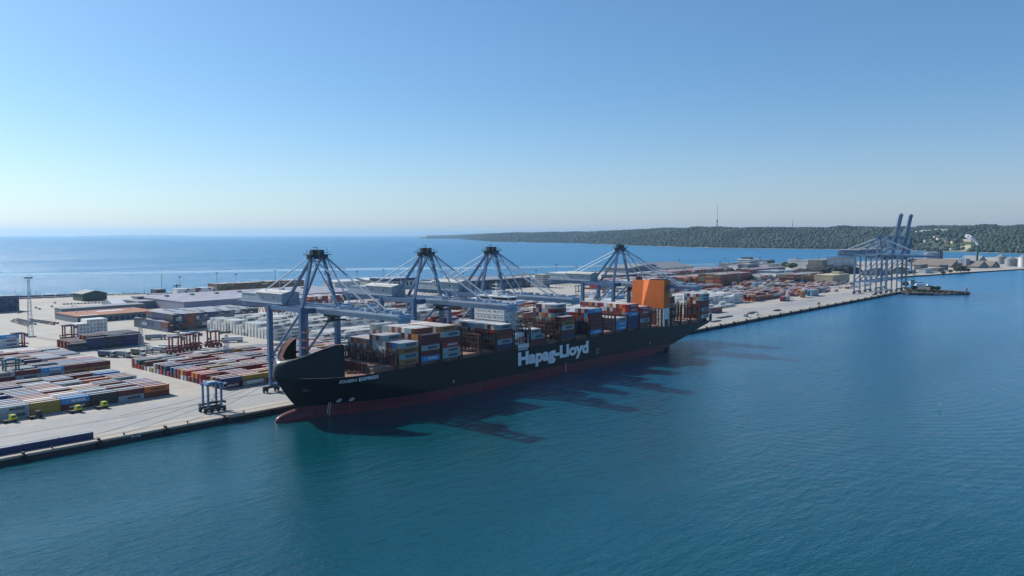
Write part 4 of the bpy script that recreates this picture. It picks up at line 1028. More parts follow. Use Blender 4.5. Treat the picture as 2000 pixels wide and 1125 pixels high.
bay(9, 'first stack behind the bridge', [5, 5, 2, 1], ['navy', 'maroon', 'grey', 'tan', 'rust brown'])
bay(10, 'inner stack behind the bridge', [0, 0, 0, 0, 0, 0, 0, 7, 7, 7, 7, 7, 7, 6], None)
bay(11, 'second stack behind the bridge', [6, 6, 6, 6, 6, 5, 5, 5, 5, 5], ['bright blue', 'maroon', 'maroon', 'maroon', 'maroon', 'bright blue'], pal=RED + [('bright blue', 25)])
bay(13, 'low blue stack', [3] * 9, ['bright blue', 'bright blue', 'grey'])
bay(14, 'second stack before the funnel', [6] * 16, ['navy', 'navy', 'navy', 'bright blue', 'red', 'red'], pal=RED + [('white', 10), ('grey', 14), ('bright blue', 5)])
bay(15, 'stack touching the funnel front', [5] * 16, ['maroon', 'grey', 'maroon', 'red', 'red'], pal=RED)
bay(17, 'inner stack behind the funnel', [0, 0, 7, 7, 7, 7, 7, 7, 7], None, 19.3, pal=[('maroon', 3), ('grey', 1)])
bay(20, 'stack at the stern', [7] * 6, ['white', 'rust brown', 'grey', 'maroon', 'maroon', 'grey', 'grey'], 19.3)

cvec = []
for i, c in enumerate(CONT):
    x, y, z, dx, dy, dz, colr, site, cc, r, q = c
    top = (site, cc, r, q + 1) not in OCC
    ship_ = site.startswith('ship')
    front = (site, cc, r - 1, q) not in OCC
    tight = ship_ or dy > 5
    left = (site, (cc - 1) if (dy > 5 or ship_) else cc + 1, r, q) not in OCC
    if ('block left of' in site or 'behind' in site) and dy < 5 and not ship_: left = (site, cc - 1, r, q) not in OCC
    if not tight and not front: front = .12                      # only a slit between the rows shows
    cx, cy, cz = x + dx / 2, y + dy / 2, z + dz / 2
    D2 = cx * cx + cy * cy + (cz - CAMH) ** 2; D = math.sqrt(D2)
    a = (top * dx * dy * (CAMH - z - dz) + float(front) * dx * dz * y + left * dy * dz * x) / D / D2 * FOC ** 2
    u, v = proj(cx, cy, cz)
    if u < -10 or u > 2010: a = 0
    if not ship_ and 545 < u < 1400:
        lim = np.interp(u, [545, 670, 680, 1000, 1390, 1400], [690, 668, 650, 612, 600, 600])
        if v > lim: a = 0
    if ship_ and front and r == 0: a *= 3
    cvec.append((a, i))
    
order = sorted(cvec, reverse=True)
solo = [i for a, i in order[:300]]
rest = [i for a, i in order[300:] if a > 0 or random.random() < 1]
def cont_mesh(dx, dy, dz, m):
    b = MB(); e = .09
    lx = dx > dy
    # panels inset between corner posts and rails
    b.box(e * .6, dx - e * .6, e * .6, dy - e * .6, .12, dz - .07)
    for x in (0, dx - .16):
        for y in (0, dy - .16): b.box(x, x + .16, y, y + .16, 0, dz)
    for z in (0, dz - .1):
        for y in (0, dy - .1): b.box(.16, dx - .16, y, y + .1, z + .004, z + .1)
        for x in (0, dx - .1): b.box(x, x + .1, .16, dy - .16, z + .004, z + .1)
    if lx:
        for k in range(1, 20): x = dx * k / 20; b.box(x, x + .12, .02, e * .6, .14, dz - .12)
        for y in (.5, .95, 1.4, 1.85): b.tube((-.01, y, .15), (-.01, y, dz - .15), .03, n=4)
    return b.mesh('shipping_container', m)
_cm = {}
TI = ['bottom', 'second', 'third', 'fourth', 'fifth', 'sixth', 'seventh', 'eighth']
TXT = {('grey'): ('MAERSK', 'textd'), ('pale teal'): ('MAERSK', 'textd'), ('bright blue'): ('MAERSK', 'textw'), ('white'): ('MAERSK', 'textd'), 'maroon': ('HAMBURG SÜD', 'textw'), 'red': ('HAMBURG SÜD', 'textw'),
       'orange': ('Hapag-Lloyd', 'textd'), 'tan': ('Hapag-Lloyd', 'textd'), 'navy': ('', 'textw')}
for i in solo:
    x, y, z, dx, dy, dz, colr, site, cc, r, q = CONT[i]
    key = (round(dx, 2), round(dy, 2), round(dz, 2), colr)
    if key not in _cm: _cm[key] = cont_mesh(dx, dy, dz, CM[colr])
    o = link('shipping_container', _cm[key]); o.location = (x, y, z)
    if site.startswith('ship:'):
        s_ = site[5:]
        lab = f"{colr} container on deck, {s_}, {'outermost row' if r == 0 else ORD[r] + ' row'}, {TI[q]} tier"
        g = 'containers stacked on the ship'
    else:
        s_ = site
        lab = f"{colr} container, {s_}, {ORD[r]} row, {ORD[cc]} along, {TI[q]} tier"
        g = 'containers stacked in the yard'
    tag(o, lab, 'container', g)
    front = (site, cc, r - 1, q) not in OCC
    tx = TXT.get(colr)
    if dx > dy and tx and tx[0]:
        plain = (colr == 'maroon' and ((cc + q + r) % 3 != 0 or site.startswith('ship:') and colr == 'maroon')) or (colr in ('grey', 'white') and not front and random.random() < .5)
        if not plain and front:
            two = tx[0] == 'MAERSK'
            lm = text_mesh(tx[0], 1.35 if two else 1.05, 6.6 if two else 7.0, M[tx[1]], .045)
            l = link('lettering', lm, o); l.location = (4.2 if two else 3.2, -.02, .75 if two else .95)
            if two: e_ = link('emblem', star_mesh(.85, M['star'] if colr in ('grey', 'white', 'pale teal') else M['textw']), o); e_.location = (2.5, -.02, 1.35)
b = MB(); names = list(PAL); 
for i in rest:
    x, y, z, dx, dy, dz, colr, site, cc, r, q = CONT[i]
    buried = all((site, a_, b_, c_) in OCC for a_, b_, c_ in ((cc, r, q + 1), (cc - 1, r, q), (cc + 1, r, q), (cc, r - 1, q), (cc, r + 1, q)))
    if buried: continue
    b.box(x, x + dx, y, y + dy, z, z + dz, names.index(colr))
    if dx < 3 and y < 720:      # door bars and reefer units on the ends facing the quay
        b.box(x + .3, x + 1.0, y - .05, y, z + .9, z + 1.9, names.index('charcoal') if colr == 'white' else names.index(colr))
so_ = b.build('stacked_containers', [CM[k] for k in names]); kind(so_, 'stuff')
# lettering on farther white and grey boxes belongs to that mass
vs, fs = [], []
_far = text_mesh('MAERSK', 1.25, 5.6, M['textd'], .02)
fv = np.array([v.co[:] for v in _far.vertices]); ff = [tuple(p.vertices) for p in _far.polygons]
tb = MB()
for i in rest:
    x, y, z, dx, dy, dz, colr, site, cc, r, q = CONT[i]
    if dx > dy and colr in ('white', 'grey') and x < 900 and ((site, cc, r - 1, q) not in OCC or (r > 0 and random.random() < .3)) and random.random() < .6:
        tb.add([(x + 4.2 + a, y - .02, z + .75 + c) for a, _, c in fv], ff)
tb.build('lettering', M['textd'], so_)

# ------------------------------------------------------------------ straddle carriers
def carrier(m, H=12.2, L=6.4, Wd=4.6):
    root = thing('straddle_carrier', '', 'straddle carrier')
    for x in (-L / 2, L / 2):
        for y in (-Wd / 2, Wd / 2):
            MB().box(x - .42, x + .42, y - .35, y + .35, 1.4, H).build('leg', m, root)
    for y in (-Wd / 2, Wd / 2):
        MB().box(-L / 2 - 2.0, L / 2 + 2.0, y - .45, y + .45, 1.2, 2.3).build('side_beam', m if m is M['scred'] else M['dark'], root)
        MB().box(-L / 2 - .9, L / 2 + .9, y - .4, y + .4, H, H + .9).build('top_beam', m, root)
        for k in range(4):
            xx = -L / 2 - 1.4 + k * (L + 2.8) / 3
            MB().tube((xx, y - .35, .75), (xx, y + .35, .75), .75, n=14).build('wheel', M['tyre'], root)
    for x in (-L / 2, L / 2): MB().box(x - .4, x + .4, -Wd / 2 + .4, Wd / 2 - .4, H + .1, H + .8).build('cross_beam', m, root)
    MB().box(-L / 2 + .6, L / 2 - 1.6, -Wd / 2 + .5, Wd / 2 - .5, H + .3, H + 1.5).build('engine_deck', M['steel2'], root)
    cb = MB().box(L / 2 + .5, L / 2 + 2.4, -Wd / 2 - .9, -Wd / 2 + .9, H - 1.9, H + .4).build('cab', M['steel2'], root)
    MB().box(L / 2 + .9, L / 2 + 2.42, -Wd / 2 - .93, -Wd / 2 + .93, H - 1.3, H - .2).build('window', M['glass'], cb)
    MB().box(-6.1, 6.1, -1.1, -.8, 3.6, 4.1).box(-6.1, 6.1, .8, 1.1, 3.6, 4.1).box(-6.1, -5.8, -1.2, 1.2, 3.0, 4.1).box(5.8, 6.1, -1.2, 1.2, 3.0, 4.1).box(-2, 2, -1.1, 1.1, 3.6, 4.6).build('spreader', M['dark'] if m is not M['scred'] else m, root)
    b = MB()
    for x in (-2, 2):
        for y in (-1, 1): b.tube((x, y, 4.5), (x * .7, y, H), .05, n=4)
    b.bar((-L / 2 + .4, -Wd / 2, 2.4), (0, -Wd / 2, 7.6), .16); b.bar((L / 2 - .4, -Wd / 2, 2.4), (0, -Wd / 2, 7.6), .16)
    b.build('hoist_ropes', M['dark'], root)
    return root
pr = {'r': carrier(M['scred'], 10.6), 'b': carrier(M['scblue']), 't': carrier(M['scteal'], 11)}
used = set()
def place(protos, k, x, y, label, group=None, rz=0, z=QZ):
    key = (id(protos), k)
    o = copy_tree(protos[k]) if key in used else protos[k]
    used.add(key)
    o.location = (x, y, z); o.rotation_euler = (0, 0, rz); o['label'] = label
    if group: o['group'] = group
    return o
sg = 'straddle carriers in the yard'
for k, u, v, lab in (('b', 415, 803, 'blue straddle carrier standing alone on the apron left of the bow'),
                     ('r', 134, 664, 'red straddle carrier at the left end of the white reefer stack'), ('r', 36, 682, 'red straddle carrier beside the four high white stack at the left edge'),
                     ('r', 343, 690, 'leftmost red straddle carrier in the group of four in mid yard'), ('r', 366, 684, 'second red straddle carrier in the mid yard group'),
                     ('r', 377, 681, 'third red straddle carrier in the mid yard group'), ('r', 417, 677, 'rightmost red straddle carrier of the mid yard group'),
                     ('t', 22, 742, 'teal straddle carrier straddling the second left block'), ('t', 1130, 575, 'teal straddle carrier in the empty yard left of the funnel crane'), ('t', 1213, 588, 'teal straddle carrier seen between the legs of the funnel crane')):
    p = G(u, v); place(pr, k, p[0], p[1], lab, sg)
# ------------------------------------------------------------------ vehicles
def tractor(m):
    root = thing('terminal_tractor', '', 'tractor')
    MB().box(-3.0, 2.6, -1.1, 1.1, .55, 1.15).box(-3.0, -2.7, -1.25, 1.25, .5, 1.5).build('chassis', M['chassis'], root)
    c = MB(); c.add([(-.2, -1.2, 1.1), (2.6, -1.2, 1.1), (2.6, 1.2, 1.1), (-.2, 1.2, 1.1), (.1, -1.15, 3.1), (2.0, -1.15, 3.1), (2.0, 1.15, 3.1), (.1, 1.15, 3.1)], [(0, 1, 5, 4), (1, 2, 6, 5), (2, 3, 7, 6), (3, 0, 4, 7), (4, 5, 6, 7)])
    cb = c.build('cab', m, root)
    MB().box(.3, 1.9, -1.23, 1.23, 1.9, 2.7).build('window', M['glass'], cb)
    for x in (-2.0, 1.7):
        for y in (-1.0, 1.0): MB().tube((x, y - .25, .55), (x, y + .25, .55), .55, n=12).build('wheel', M['tyre'], root)
    return root
tp = {'y': tractor(M['yellow']), 'k': tractor(M['black'])}
for k, u, v, lab in (('y', 18, 824, 'yellow green tractor at the left edge in front of the stacks'), ('k', 68, 816, 'black tractor, the only dark one in the row by the front stacks'),
                     ('y', 146, 805, 'yellow green tractor in front of the blue container'), ('y', 197, 797, 'yellow green tractor, rightmost of the row by the front stacks')):
    p = G(u, v); place(tp, k, p[0], p[1] - 1, lab, 'tractors parked in front of the stacks', rz=.12)
def truck(m, box=True, L=12.2):
    root = thing('truck', '', 'truck')
    cb = MB().box(L / 2 + .6, L / 2 + 2.9, -1.25, 1.25, .9, 3.9).build('cab', M['pale'], root)
    MB().box(L / 2 + 2.5, L / 2 + 2.93, -1.1, 1.1, 2.2, 3.4).box(L / 2 + 1.6, L / 2 + 2.6, -1.28, 1.28, 2.3, 3.3).build('window', M['glass'], cb)
    MB().box(-L / 2, L / 2 + 2.6, -1.0, 1.0, .8, 1.25).build('chassis', M['dark'], root)
    for x in (-L / 2 + 1, -L / 2 + 2.3, -L / 2 + 3.6, L / 2 - .6, L / 2 + 1.9):
        for y in (-1.0, 1.0): MB().tube((x, y - .2, .5), (x, y + .2, .5), .5, n=10).build('wheel', M['tyre'], root)
    if box: MB().box(-L / 2, L / 2, -1.22, 1.22, 1.3, 4.0).build('load_box', m, root)
    return root
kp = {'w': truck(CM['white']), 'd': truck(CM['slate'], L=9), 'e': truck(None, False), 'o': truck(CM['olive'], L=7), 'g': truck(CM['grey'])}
for k, u, v, rz, lab in (('d', 205, 697, -1.1, 'small dark truck nearest the left block'), ('g', 232, 697, -1.2, 'dark grey box truck in the truck park'), ('o', 266, 693, -1.2, 'truck with olive box in the truck park'),
                         ('e', 277, 690, -1.2, 'empty flatbed truck between the olive and white boxes'), ('w', 302, 688, -1.1, 'white box truck in the truck park'), ('g', 300, 663, -.5, 'grey truck driving in the open yard behind the truck park'),
                         ('e', 327, 657, -.5, 'empty truck near the blue stack'), ('w', 458, 668, 2.6, 'white container truck near the white block'), ('w', 328, 684, -1.0, 'white truck left of the red carriers'),
                         ('e', 392, 674, -1.3, 'empty truck right of the red carriers'), ('e', 262, 700, -1.2, 'low empty trailer truck beside the olive truck'), ('e', 430, 668, 2.6, 'empty truck by the lamp mast near the white block')):
    p = G(u, v); place(kp, k, p[0], p[1], lab, 'trucks in the yard', rz=rz)
carcols = [('white', (.7, .7, .7)), ('silver', (.42, .44, .46)), ('black', (.015, .015, .02)), ('dark blue', (.02, .05, .14)), ('red', (.35, .03, .03)), ('grey', (.16, .17, .18))]
cmesh = []
for nm, c in carcols:
    b = MB(); b.box(-2.2, 2.2, -.9, .9, .35, .95, 0)
    b.add([(-1.5, -.85, .95), (1.2, -.85, .95), (1.2, .85, .95), (-1.5, .85, .95), (-1.1, -.7, 1.48), (.5, -.7, 1.48), (.5, .7, 1.48), (-1.1, .7, 1.48)], [(0, 1, 5, 4), (1, 2, 6, 5), (2, 3, 7, 6), (3, 0, 4, 7)], 1)
    b.box(-1.1, .5, -.7, .7, 1.46, 1.52, 0)
    for x in (-1.4, 1.4):
        for y in (-.8, .8): b.tube((x, y - .12, .33), (x, y + .12, .33), .33, n=10, m=2)
    cmesh.append((nm, b.mesh('parked_car', [mat('car ' + nm, c, .3), M['glass'], M['tyre']])))
def cars(u0, v0, u1, v1, n, where, g):
    p, q = G(u0, v0), G(u1, v1)
    for k in range(n):
        nm, me = random.choice(cmesh); a = k / max(1, n - 1)
        o = link('parked_car', me); o.location = (p[0] + (q[0] - p[0]) * a, p[1] + (q[1] - p[1]) * a, QZ); o.rotation_euler = (0, 0, random.choice((1.57, -1.57)) + random.uniform(-.05, .05))
        tag(o, f'{nm} car parked {where}', 'car', g)
cars(24, 628.5, 53, 637, 11, 'in the row left of the lattice mast', 'cars parked left of the lattice mast')
cars(28, 626, 57, 634, 10, 'in the second row left of the lattice mast', 'cars parked left of the lattice mast')
cars(33, 624.5, 60, 630, 9, 'in the third row left of the lattice mast', 'cars parked left of the lattice mast')
cars(62, 628, 104, 634.5, 9, 'in the front row right of the lattice mast', 'cars parked right of the lattice mast')
cars(60, 625.5, 112, 632.5, 13, 'in the back row right of the lattice mast', 'cars parked right of the lattice mast')
cars(58, 632, 68, 634, 3, 'in the short row at the foot of the lattice mast', 'cars parked at the foot of the lattice mast')
cars(36, 612, 42, 610, 3, 'beside the dark stack at the left edge', 'cars by the dark stack')
for u, v, w in ((70, 602, 'alone on the open ground by the road'), (77, 604.5, 'a little right of the lone car by the road'), (101, 599.5, 'alone left of the long shed'), (107, 592.5, 'near the shore road')):
    cars(u, v, u, v, 1, w, 'cars scattered near the shore')
cars(125, 595, 200, 592, 12, 'on the lot left of the white roofed hall', 'cars parked on the lot by the white roofed hall')
cars(142, 600, 200, 600, 9, 'along the back of the long shed', 'cars parked behind the long shed')
cars(1010, 566, 1050, 556, 8, 'on the lot beyond the white bridge', 'cars parked beyond the white bridge')
# low blue flatbeds parked along the shore
bt = MB().box(-6, 6, -1.2, 1.2, .9, 1.5).box(3.6, 6, -1.2, 1.2, 1.5, 3.4)
for x in (-4.6, -3.2, 3.6):
    for y in (-.9, .9): bt.tube((x, y - .15, .5), (x, y + .15, .5), .5, n=8)
bme2 = bt.mesh('parked_trailer', CM['navy'])
for k in range(26):
    u = 36 + k * 3.8 + (k // 6) * 3; p = G(u, 583.6 - k * .16)
    o = link('parked_trailer', bme2); o.location = (p[0], p[1], QZ); o.rotation_euler = (0, 0, 1.5)
    tag(o, 'dark blue trailer in the row parked along the sea shore', 'trailer', 'trailers parked along the sea shore')

# ------------------------------------------------------------------ buildings
def bld(name, label, x0, x1, y0, y1, h, wall, roof, cat='building', group=None):
    t = thing(name, label, cat, ((x0 + x1) / 2, (y0 + y1) / 2, QZ), group)
    t['_'] = 0; del t['_']
    w = (x1 - x0) / 2; d = (y1 - y0) / 2
    MB().box(-w, w, -d, d, -.1, h).build('wall', wall, t)
    MB().box(-w - .3, w + .3, -d - .3, d + .3, h, h + .5).box(-w, w, -d, d, h + .5, h + .6).build('roof', roof, t)
    return t, w, d
def openings(t, x0, x1, y, z0, z1, n, wd, m, name='door', face='y'):
    for k in range(n):
        c = x0 + (x1 - x0) * (k + .5) / n
        b = MB()
        if face == 'y': b.box(c - wd / 2, c + wd / 2, y - .06, y + .2, z0, z1)
        else: b.box(y - .06, y + .2, c - wd / 2, c + wd / 2, z0, z1)
        b.build(name, m, t)
t, w, d = bld('long_shed', 'long low grey shed with dark doors at the left of the yard', 297, 378, 846, 866, 6.6, M['greywall'], M['greyroof'])
openings(t, -w, w, -d, 0, 4.2, 13, 3.6, M['darkwall'])
t, w, d = bld('brown_roofed_shed', 'low shed with broad reddish brown flat roof in the yard', 282, 356, 768, 822, 5.6, M['greywall'], M['brick'])
openings(t, -w, w, -d, 0, 3.9, 14, 3.2, M['darkwall'])
MB().box(-6, 18, 4, 12, 6.2, 6.35).box(-34, -18, -26, -22, 6.2, 6.4).build('roof_patch', M['skyl'], t)
for k in range(6): MB().box(-24 + k * 10, -22.6 + k * 10, 12, 13.4, 6.2, 7.2).build('roof_vent', M['skyl'], t)
t, w, d = bld('warehouse', 'large lavender grey warehouse with pale striped roof behind the leftmost crane', 398, 640, 800, 925, 9.5, M['lavender'], M['lavroof'])
for k in range(12):
    for j in range(4): MB().box(-w + 8 + k * 20, -w + 19 + k * 20, -d + 14 + j * 30, -d + 17 + j * 30, 10.1, 10.35).build('skylight', M['skyl'], t)
openings(t, 30, w - 6, -d, 0, 5.5, 7, 6, M['darkwall'])
for k in range(7): MB().box(-w + 20 + k * 30, -w + 24 + k * 30, 20, 24, 10.1, 12).build('roof_vent', M['greywall'], t)
t, w, d = bld('grey_shed', 'grey flat roofed shed joined to the left of the lavender warehouse', 380, 440, 866, 905, 7.5, M['greywall'], M['greyroof'])
def hall(name, label, x0, x1, y0, y1, h, hr, wall, roof, axis='x', off=0):
    t = thing(name, label, 'building', ((x0 + x1) / 2, (y0 + y1) / 2, QZ)); w = (x1 - x0) / 2; d = (y1 - y0) / 2
    g = MB(); g.gable(-w, w, -d, d, -.1, h, hr, axis, 0, 1, off)
    bw, br = MB(), MB()
    for mb, mi in ((bw, 0), (br, 1)):
        mb.v = list(g.v); mb.f = [f for f, m_ in zip(g.f, g.m) if m_ == mi]; mb.m = [0] * len(mb.f)
        us_ = sorted({i for f in mb.f for i in f}); mp = {o: n_ for n_, o in enumerate(us_)}; mb.v = [g.v[i] for i in us_]; mb.f = [tuple(mp[i] for i in f) for f in mb.f]
    bw.build('wall', wall, t); br.build('roof', roof, t); return t, w, d
t, w, d = hall('white_roofed_hall', 'small hall with bright white gable roof near the sea, left of the warehouse', 366, 392, 896, 926, 5, 9, M['pale'], M['skyl'], 'x')
MB().box(w + .5, w + 8, -d, -d + 14, 0, 11).build('annex', M['greywall'], t)
hall('low_white_roofed_hall', 'low hall with a long white roof right of the white roofed hall', 404, 442, 912, 940, 4, 7, M['greywall'], M['skyl'], 'x')
t, w, d = hall('green_hall', 'dark green industrial hall standing alone by the far shore', 380, 408, 1016, 1046, 9, 12.5, M['greendark'], M['greywall'], 'y')
bld('shore_office', 'small dark office block by the shore left of the lamp masts', 470, 482, 1018, 1034, 9, M['darkwall'], M['greyroof'])
bld('low_shore_building', 'low dark building beside the shore office', 455, 500, 1000, 1012, 4.5, M['darkwall'], M['greyroof'])
hall('light_hall', 'pale industrial hall with window band seen behind the first crane', 706, 752, 960, 988, 11, 13, M['pale'], M['skyl'], 'x')
t, w, d = hall('second_light_hall', 'pale hall with dark window band right of the first crane', 758, 792, 950, 990, 12, 14, M['pale'], M['skyl'], 'x'); openings(t, -w + 2, w - 2, -d, 4, 9, 4, 5, M['glass'], 'window')
t, w, d = bld('dark_roofed_office', 'white office building with big dark roof behind the second crane', 760, 812, 905, 940, 11, M['pale'], M['darkwall'])
MB().box(-w - 3, w + 3, -d - 3, d + 3, 11.6, 15.5).build('roof_storey', CM['navy'], t); openings(t, -w + 2, w - 2, -d, 4, 9, 6, 3.4, M['glass'], 'window')
t, w, d = bld('dark_terminal_hall', 'long dark blue grey terminal hall behind the third crane', 818, 950, 790, 850, 13.5, M['darkwall'], M['greyroof'])
openings(t, -w, w, -d, 2, 9, 8, 8, M['greywall'], 'cladding_panel')
bld('red_roofed_hall', 'long low hall with a thin pink grey roof edge beyond the dark terminal hall', 850, 985, 880, 930, 9, M['greywall'], M['brownroof'])
t, w, d = bld('tower_block', 'square grey tower block of stacked floors right of the third crane', 934, 950, 752, 768, 19.5, M['greywall'], M['pale'])
for k in range(5): MB().box(-w - .1, w + .1, -d - .1, d + .1, 3.4 + k * 3.4, 4.0 + k * 3.4).build('floor_band', M['pale'], t)
bld('grey_terminal_building', 'low grey building right of the tower block', 980, 1080, 800, 840, 8, M['greywall'], M['greyroof'])
bld('white_tank_house', 'white flat box building left of the fourth crane', 1085, 1120, 830, 860, 14, M['pale'], M['skyl'])
bld('low_dark_shed', 'low dark shed behind the fourth crane', 1200, 1290, 790, 830, 7, M['darkwall'], M['greyroof'])
t, w, d = hall('domed_hall', 'grey hall with rounded roof behind the fourth crane', 1405, 1540, 905, 965, 10, 17, M['greywall'], M['greyroof'], 'y', 20); openings(t, -w + 8, w - 60, -d, 0, 9, 1, 26, M['darkwall'])
t, w, d = hall('slope_roofed_hall', 'large grey hall with sloping roof and red doors right of the domed hall', 1500, 1640, 880, 940, 8, 18, M['pale'], M['greyroof'], 'x', 22); openings(t, -w, w - 20, -d, 0, 6, 3, 12, M['roofred'])
# office with white floor bands
t = thing('banded_office', 'white office building with dark window bands and dark top storey above the containers', 'building', (1893, 866, QZ))
MB().box(-25, 25, -16, 16, 0, 18.6).build('window_band', M['glass'], t)
for k in range(5): MB().box(-25.6, 25.6, -16.6, 16.6, -.2 + k * 4.3, 1.9 + k * 4.3).build('floor_band', M['skyl'], t)
MB().box(-14, 12, -9, 12, 19.1, 23.6).build('top_storey', M['darkwall'], t)
for q, (u0, v, u1, y, h, wl, lb) in enumerate([(1421, 526, 1440, 880, 9, 'greywall', 'grey block left of the banded office'), (1440, 527, 1458, 850, 7, 'pale', 'pale block below the banded office'), (1460, 527, 1486, 830, 8, 'greywall', 'grey block under the right end of the banded office'),
                                               (1488, 525, 1498, 830, 13, 'skyl', 'white block right of the banded office'), (1499, 525, 1513, 860, 13, 'darkwall', 'dark block behind the white block'), (1500, 528, 1530, 800, 7, 'pale', 'low pale building in front of the dark block'),
                                               (1554, 520, 1568, 900, 9, 'skyl', 'little white building by the far shore')]):
    xa = at_y(u0, v, y)[0]; xb = at_y(u1, v, y)[0]
    bld('port_building', lb, xa, xb, y, y + 24, h, M[wl], M['greyroof'])
t, w, d = bld('cement_works', 'olive grey works tower with low wings left of the long white hall', 1790, 1850, 640, 680, 12, M['olivegrey'], M['olivegrey'])
MB().box(-30, 0, -16, 16, 12.6, 23).build('tower', M['olivegrey'], t); MB().tube((-10, 0, 23), (-8, 0, 36), .8).build('chimney', M['farsteel'], t)
t, w, d = bld('long_white_hall', 'long white hall with dark lattice frames on its roof behind the far cranes', 1885, 2200, 700, 760, 17, M['pale'], M['greyroof'])
b = MB()
for k in range(22):
    x = -w + 90 + k * 9.6; b.bar((x, -d, 17.6), (x + 3.5, -d, 23.5), .8); b.bar((x + 3.5, -d, 23.5), (x + 7, -d, 17.6), .8)
b.box(-w + 90, w, -d - .4, -d + .4, 23.2, 23.8); b.build('roof_lattice', M['dark'], t)
for k in range(5): MB().box(-w + 50 + k * 50, -w + 51 + k * 50, -d - .6, -d, 0, 17).build('downpipe', M['greywall'], t)
t, w, d = bld('beige_building', 'beige building with small dark windows left of the far cranes', 1292, 1372, 448, 478, 14.5, M['beige'], M['beige'])
for z in (3, 7, 10.8): openings(t, -w + 3, w - 3, -d, z, z + 1.6, 7, 1.6, M['glass'], 'window')
MB().box(10, 20, -8, 4, 15.1, 19).box(24, 30, -8, 0, 15.1, 18).build('roof_house', M['beige'], t)
# dark heaps beside the white hall
def heap(label, x, y, rx, ry, h, m='darkstone', name='scrap_heap', cat='heap', g='dark heaps of bulk material'):
    b = MB(); n = 22; rr = [1 + random.uniform(-.18, .18) for _ in range(n)]
    for j, (f_, hz) in enumerate(((1, 0), (.82, .3), (.55, .72), (.25, .95), (.02, 1))):
        for k in range(n): a = 2 * math.pi * k / n; q = f_ * (rr[k] + random.uniform(-.07, .07)); b.v.append((rx * q * math.cos(a), ry * q * math.sin(a), h * hz * random.uniform(.9, 1.05)))
    for j in range(4):
        for k in range(n): b.f.append((j * n + k, j * n + (k + 1) % n, (j + 1) * n + (k + 1) % n, (j + 1) * n + k)); b.m.append(0)
    o = b.build(name, M[m]); o.location = (x, y, QZ - .05); tag(o, label, cat, g); return o
for u, y, rx, ry, h, lb in ((1565, 600, 60, 30, 13, 'dark heap right of the tall container stacks'), (1598, 590, 60, 34, 15, 'second dark heap left of the beige building'), (1628, 570, 55, 30, 16, 'dark heap behind the beige building'),
                            (1655, 560, 50, 30, 17, 'dark heap just left of the far crane legs'), (1712, 500, 60, 25, 13, 'dark heap seen between the far crane legs'), (1760, 480, 60, 25, 12, 'dark heap at the right end of the far cranes')):
    heap(lb, at_y(u, 540, y)[0], y, rx, ry, h)
# far right port
def rotated(name, label, u, v, L_, W_, h, hr, wall, roof, rz=-1.99):
    p = G(u, v); t, w, d = hall(name, label, p[0] - L_ / 2, p[0] + L_ / 2, p[1] - W_ / 2 + 20, p[1] + W_ / 2 + 20, h, hr, wall, roof, 'x'); t.rotation_euler = (0, 0, rz); return t, w, d
rotated('long_ridge_shed', 'very long shed with sloping brown grey roof on the far right quay', 1838, 521, 124, 56, 4, 20, M['brownroof'], M['brownroof'], -1.85)
t, w, d = bld('silo_block', 'dark silo block with rounded tanks on the far peninsula', 2640, 2668, 600, 640, 34, M['darkwall'], M['darkwall'])
for k in range(4): MB().tube((-24 - k * 26, -8, 0), (-24 - k * 26, -8, 26), 12, 12, 20).tube((-24 - k * 26, -8, 26), (-24 - k * 26, -8, 30), 12, 3, 20).build('silo', M['silo'], t)
p = G(1886, 523)
t = thing('billboard_tower', 'white square sign panel on a grey tower on the far right quay', 'sign', (p[0], p[1], QZ), rz=-1.25)
MB().box(0, 9, 0, 12, 0, 22).build('tower', M['lavender'], t); pn = MB().box(-17, -1, -.6, 0, 11, 24).build('panel', M['skyl'], t)
b = MB(); b.add([(-12, -.7, 15), (-6, -.7, 16), (-5, -.7, 18.5), (-11, -.7, 19)], [(0, 1, 2, 3)]); b.build('emblem', M['star'], pn)
MB().box(-15, -14, 0, .8, 0, 12).box(-5, -4, 0, .8, 0, 12).build('leg', M['greywall'], t)
rotated('pale_hall', 'pale hall with steep roof behind the brown barns on the far right quay', 1917, 513, 54, 40, 4, 20, M['silo'], M['silo'])
t, w, d = rotated('timber_barn', 'brown roofed barn with striped gable left of the round silos', 1920, 523.5, 50, 34, 4, 17, M['darkwall'], M['brownroof'])
for k in range(7): MB().box(w, w + .4, -14 + k * 4.4, -12.4 + k * 4.4, 0, 14 - abs(k - 3) * 3.6).build('gable_board', M['pale'], t)
t, w, d = rotated('second_timber_barn', 'second brown roofed barn, right next to the round silos', 1950, 523, 34, 30, 4, 16, M['darkwall'], M['brownroof'])
for k in range(6): MB().box(w, w + .4, -12 + k * 4.4, -10.4 + k * 4.4, 0, 12 - abs(k - 2.5) * 3.6).build('gable_board', M['pale'], t)
for u, y, r, h, lb in ((1955, 420, 13, 20, 'left round grey silo with conical roof'), (1974, 372, 14, 18, 'middle round grey silo with conical roof'), (1998, 340, 10, 24, 'white round tank cut by the right edge of the picture')):
    p = at_y(u, 524, y); t = thing('round_silo', lb, 'silo', (p[0], y, QZ), 'round silos on the far right quay')
    MB().tube((0, 0, 0), (0, 0, h), r, r, 28).build('wall', M['silo'] if h < 22 else M['pale'], t); MB().tube((0, 0, h), (0, 0, h + 7), r * 1.03, 1.2, 28).build('roof', M['silo'], t)
p = at_y(1908, 515, 480); z1 = at_y(1908, 480.5, 480)[2]
t = thing('smokestack', 'thin dark green smokestack giving off a small white plume', 'chimney', (p[0], 480, QZ)); MB().tube((0, 0, 0), (0, 0, z1), 3.0, 2.4, 14).build('shaft', CM['dark green'], t)
cs, rs = [], []
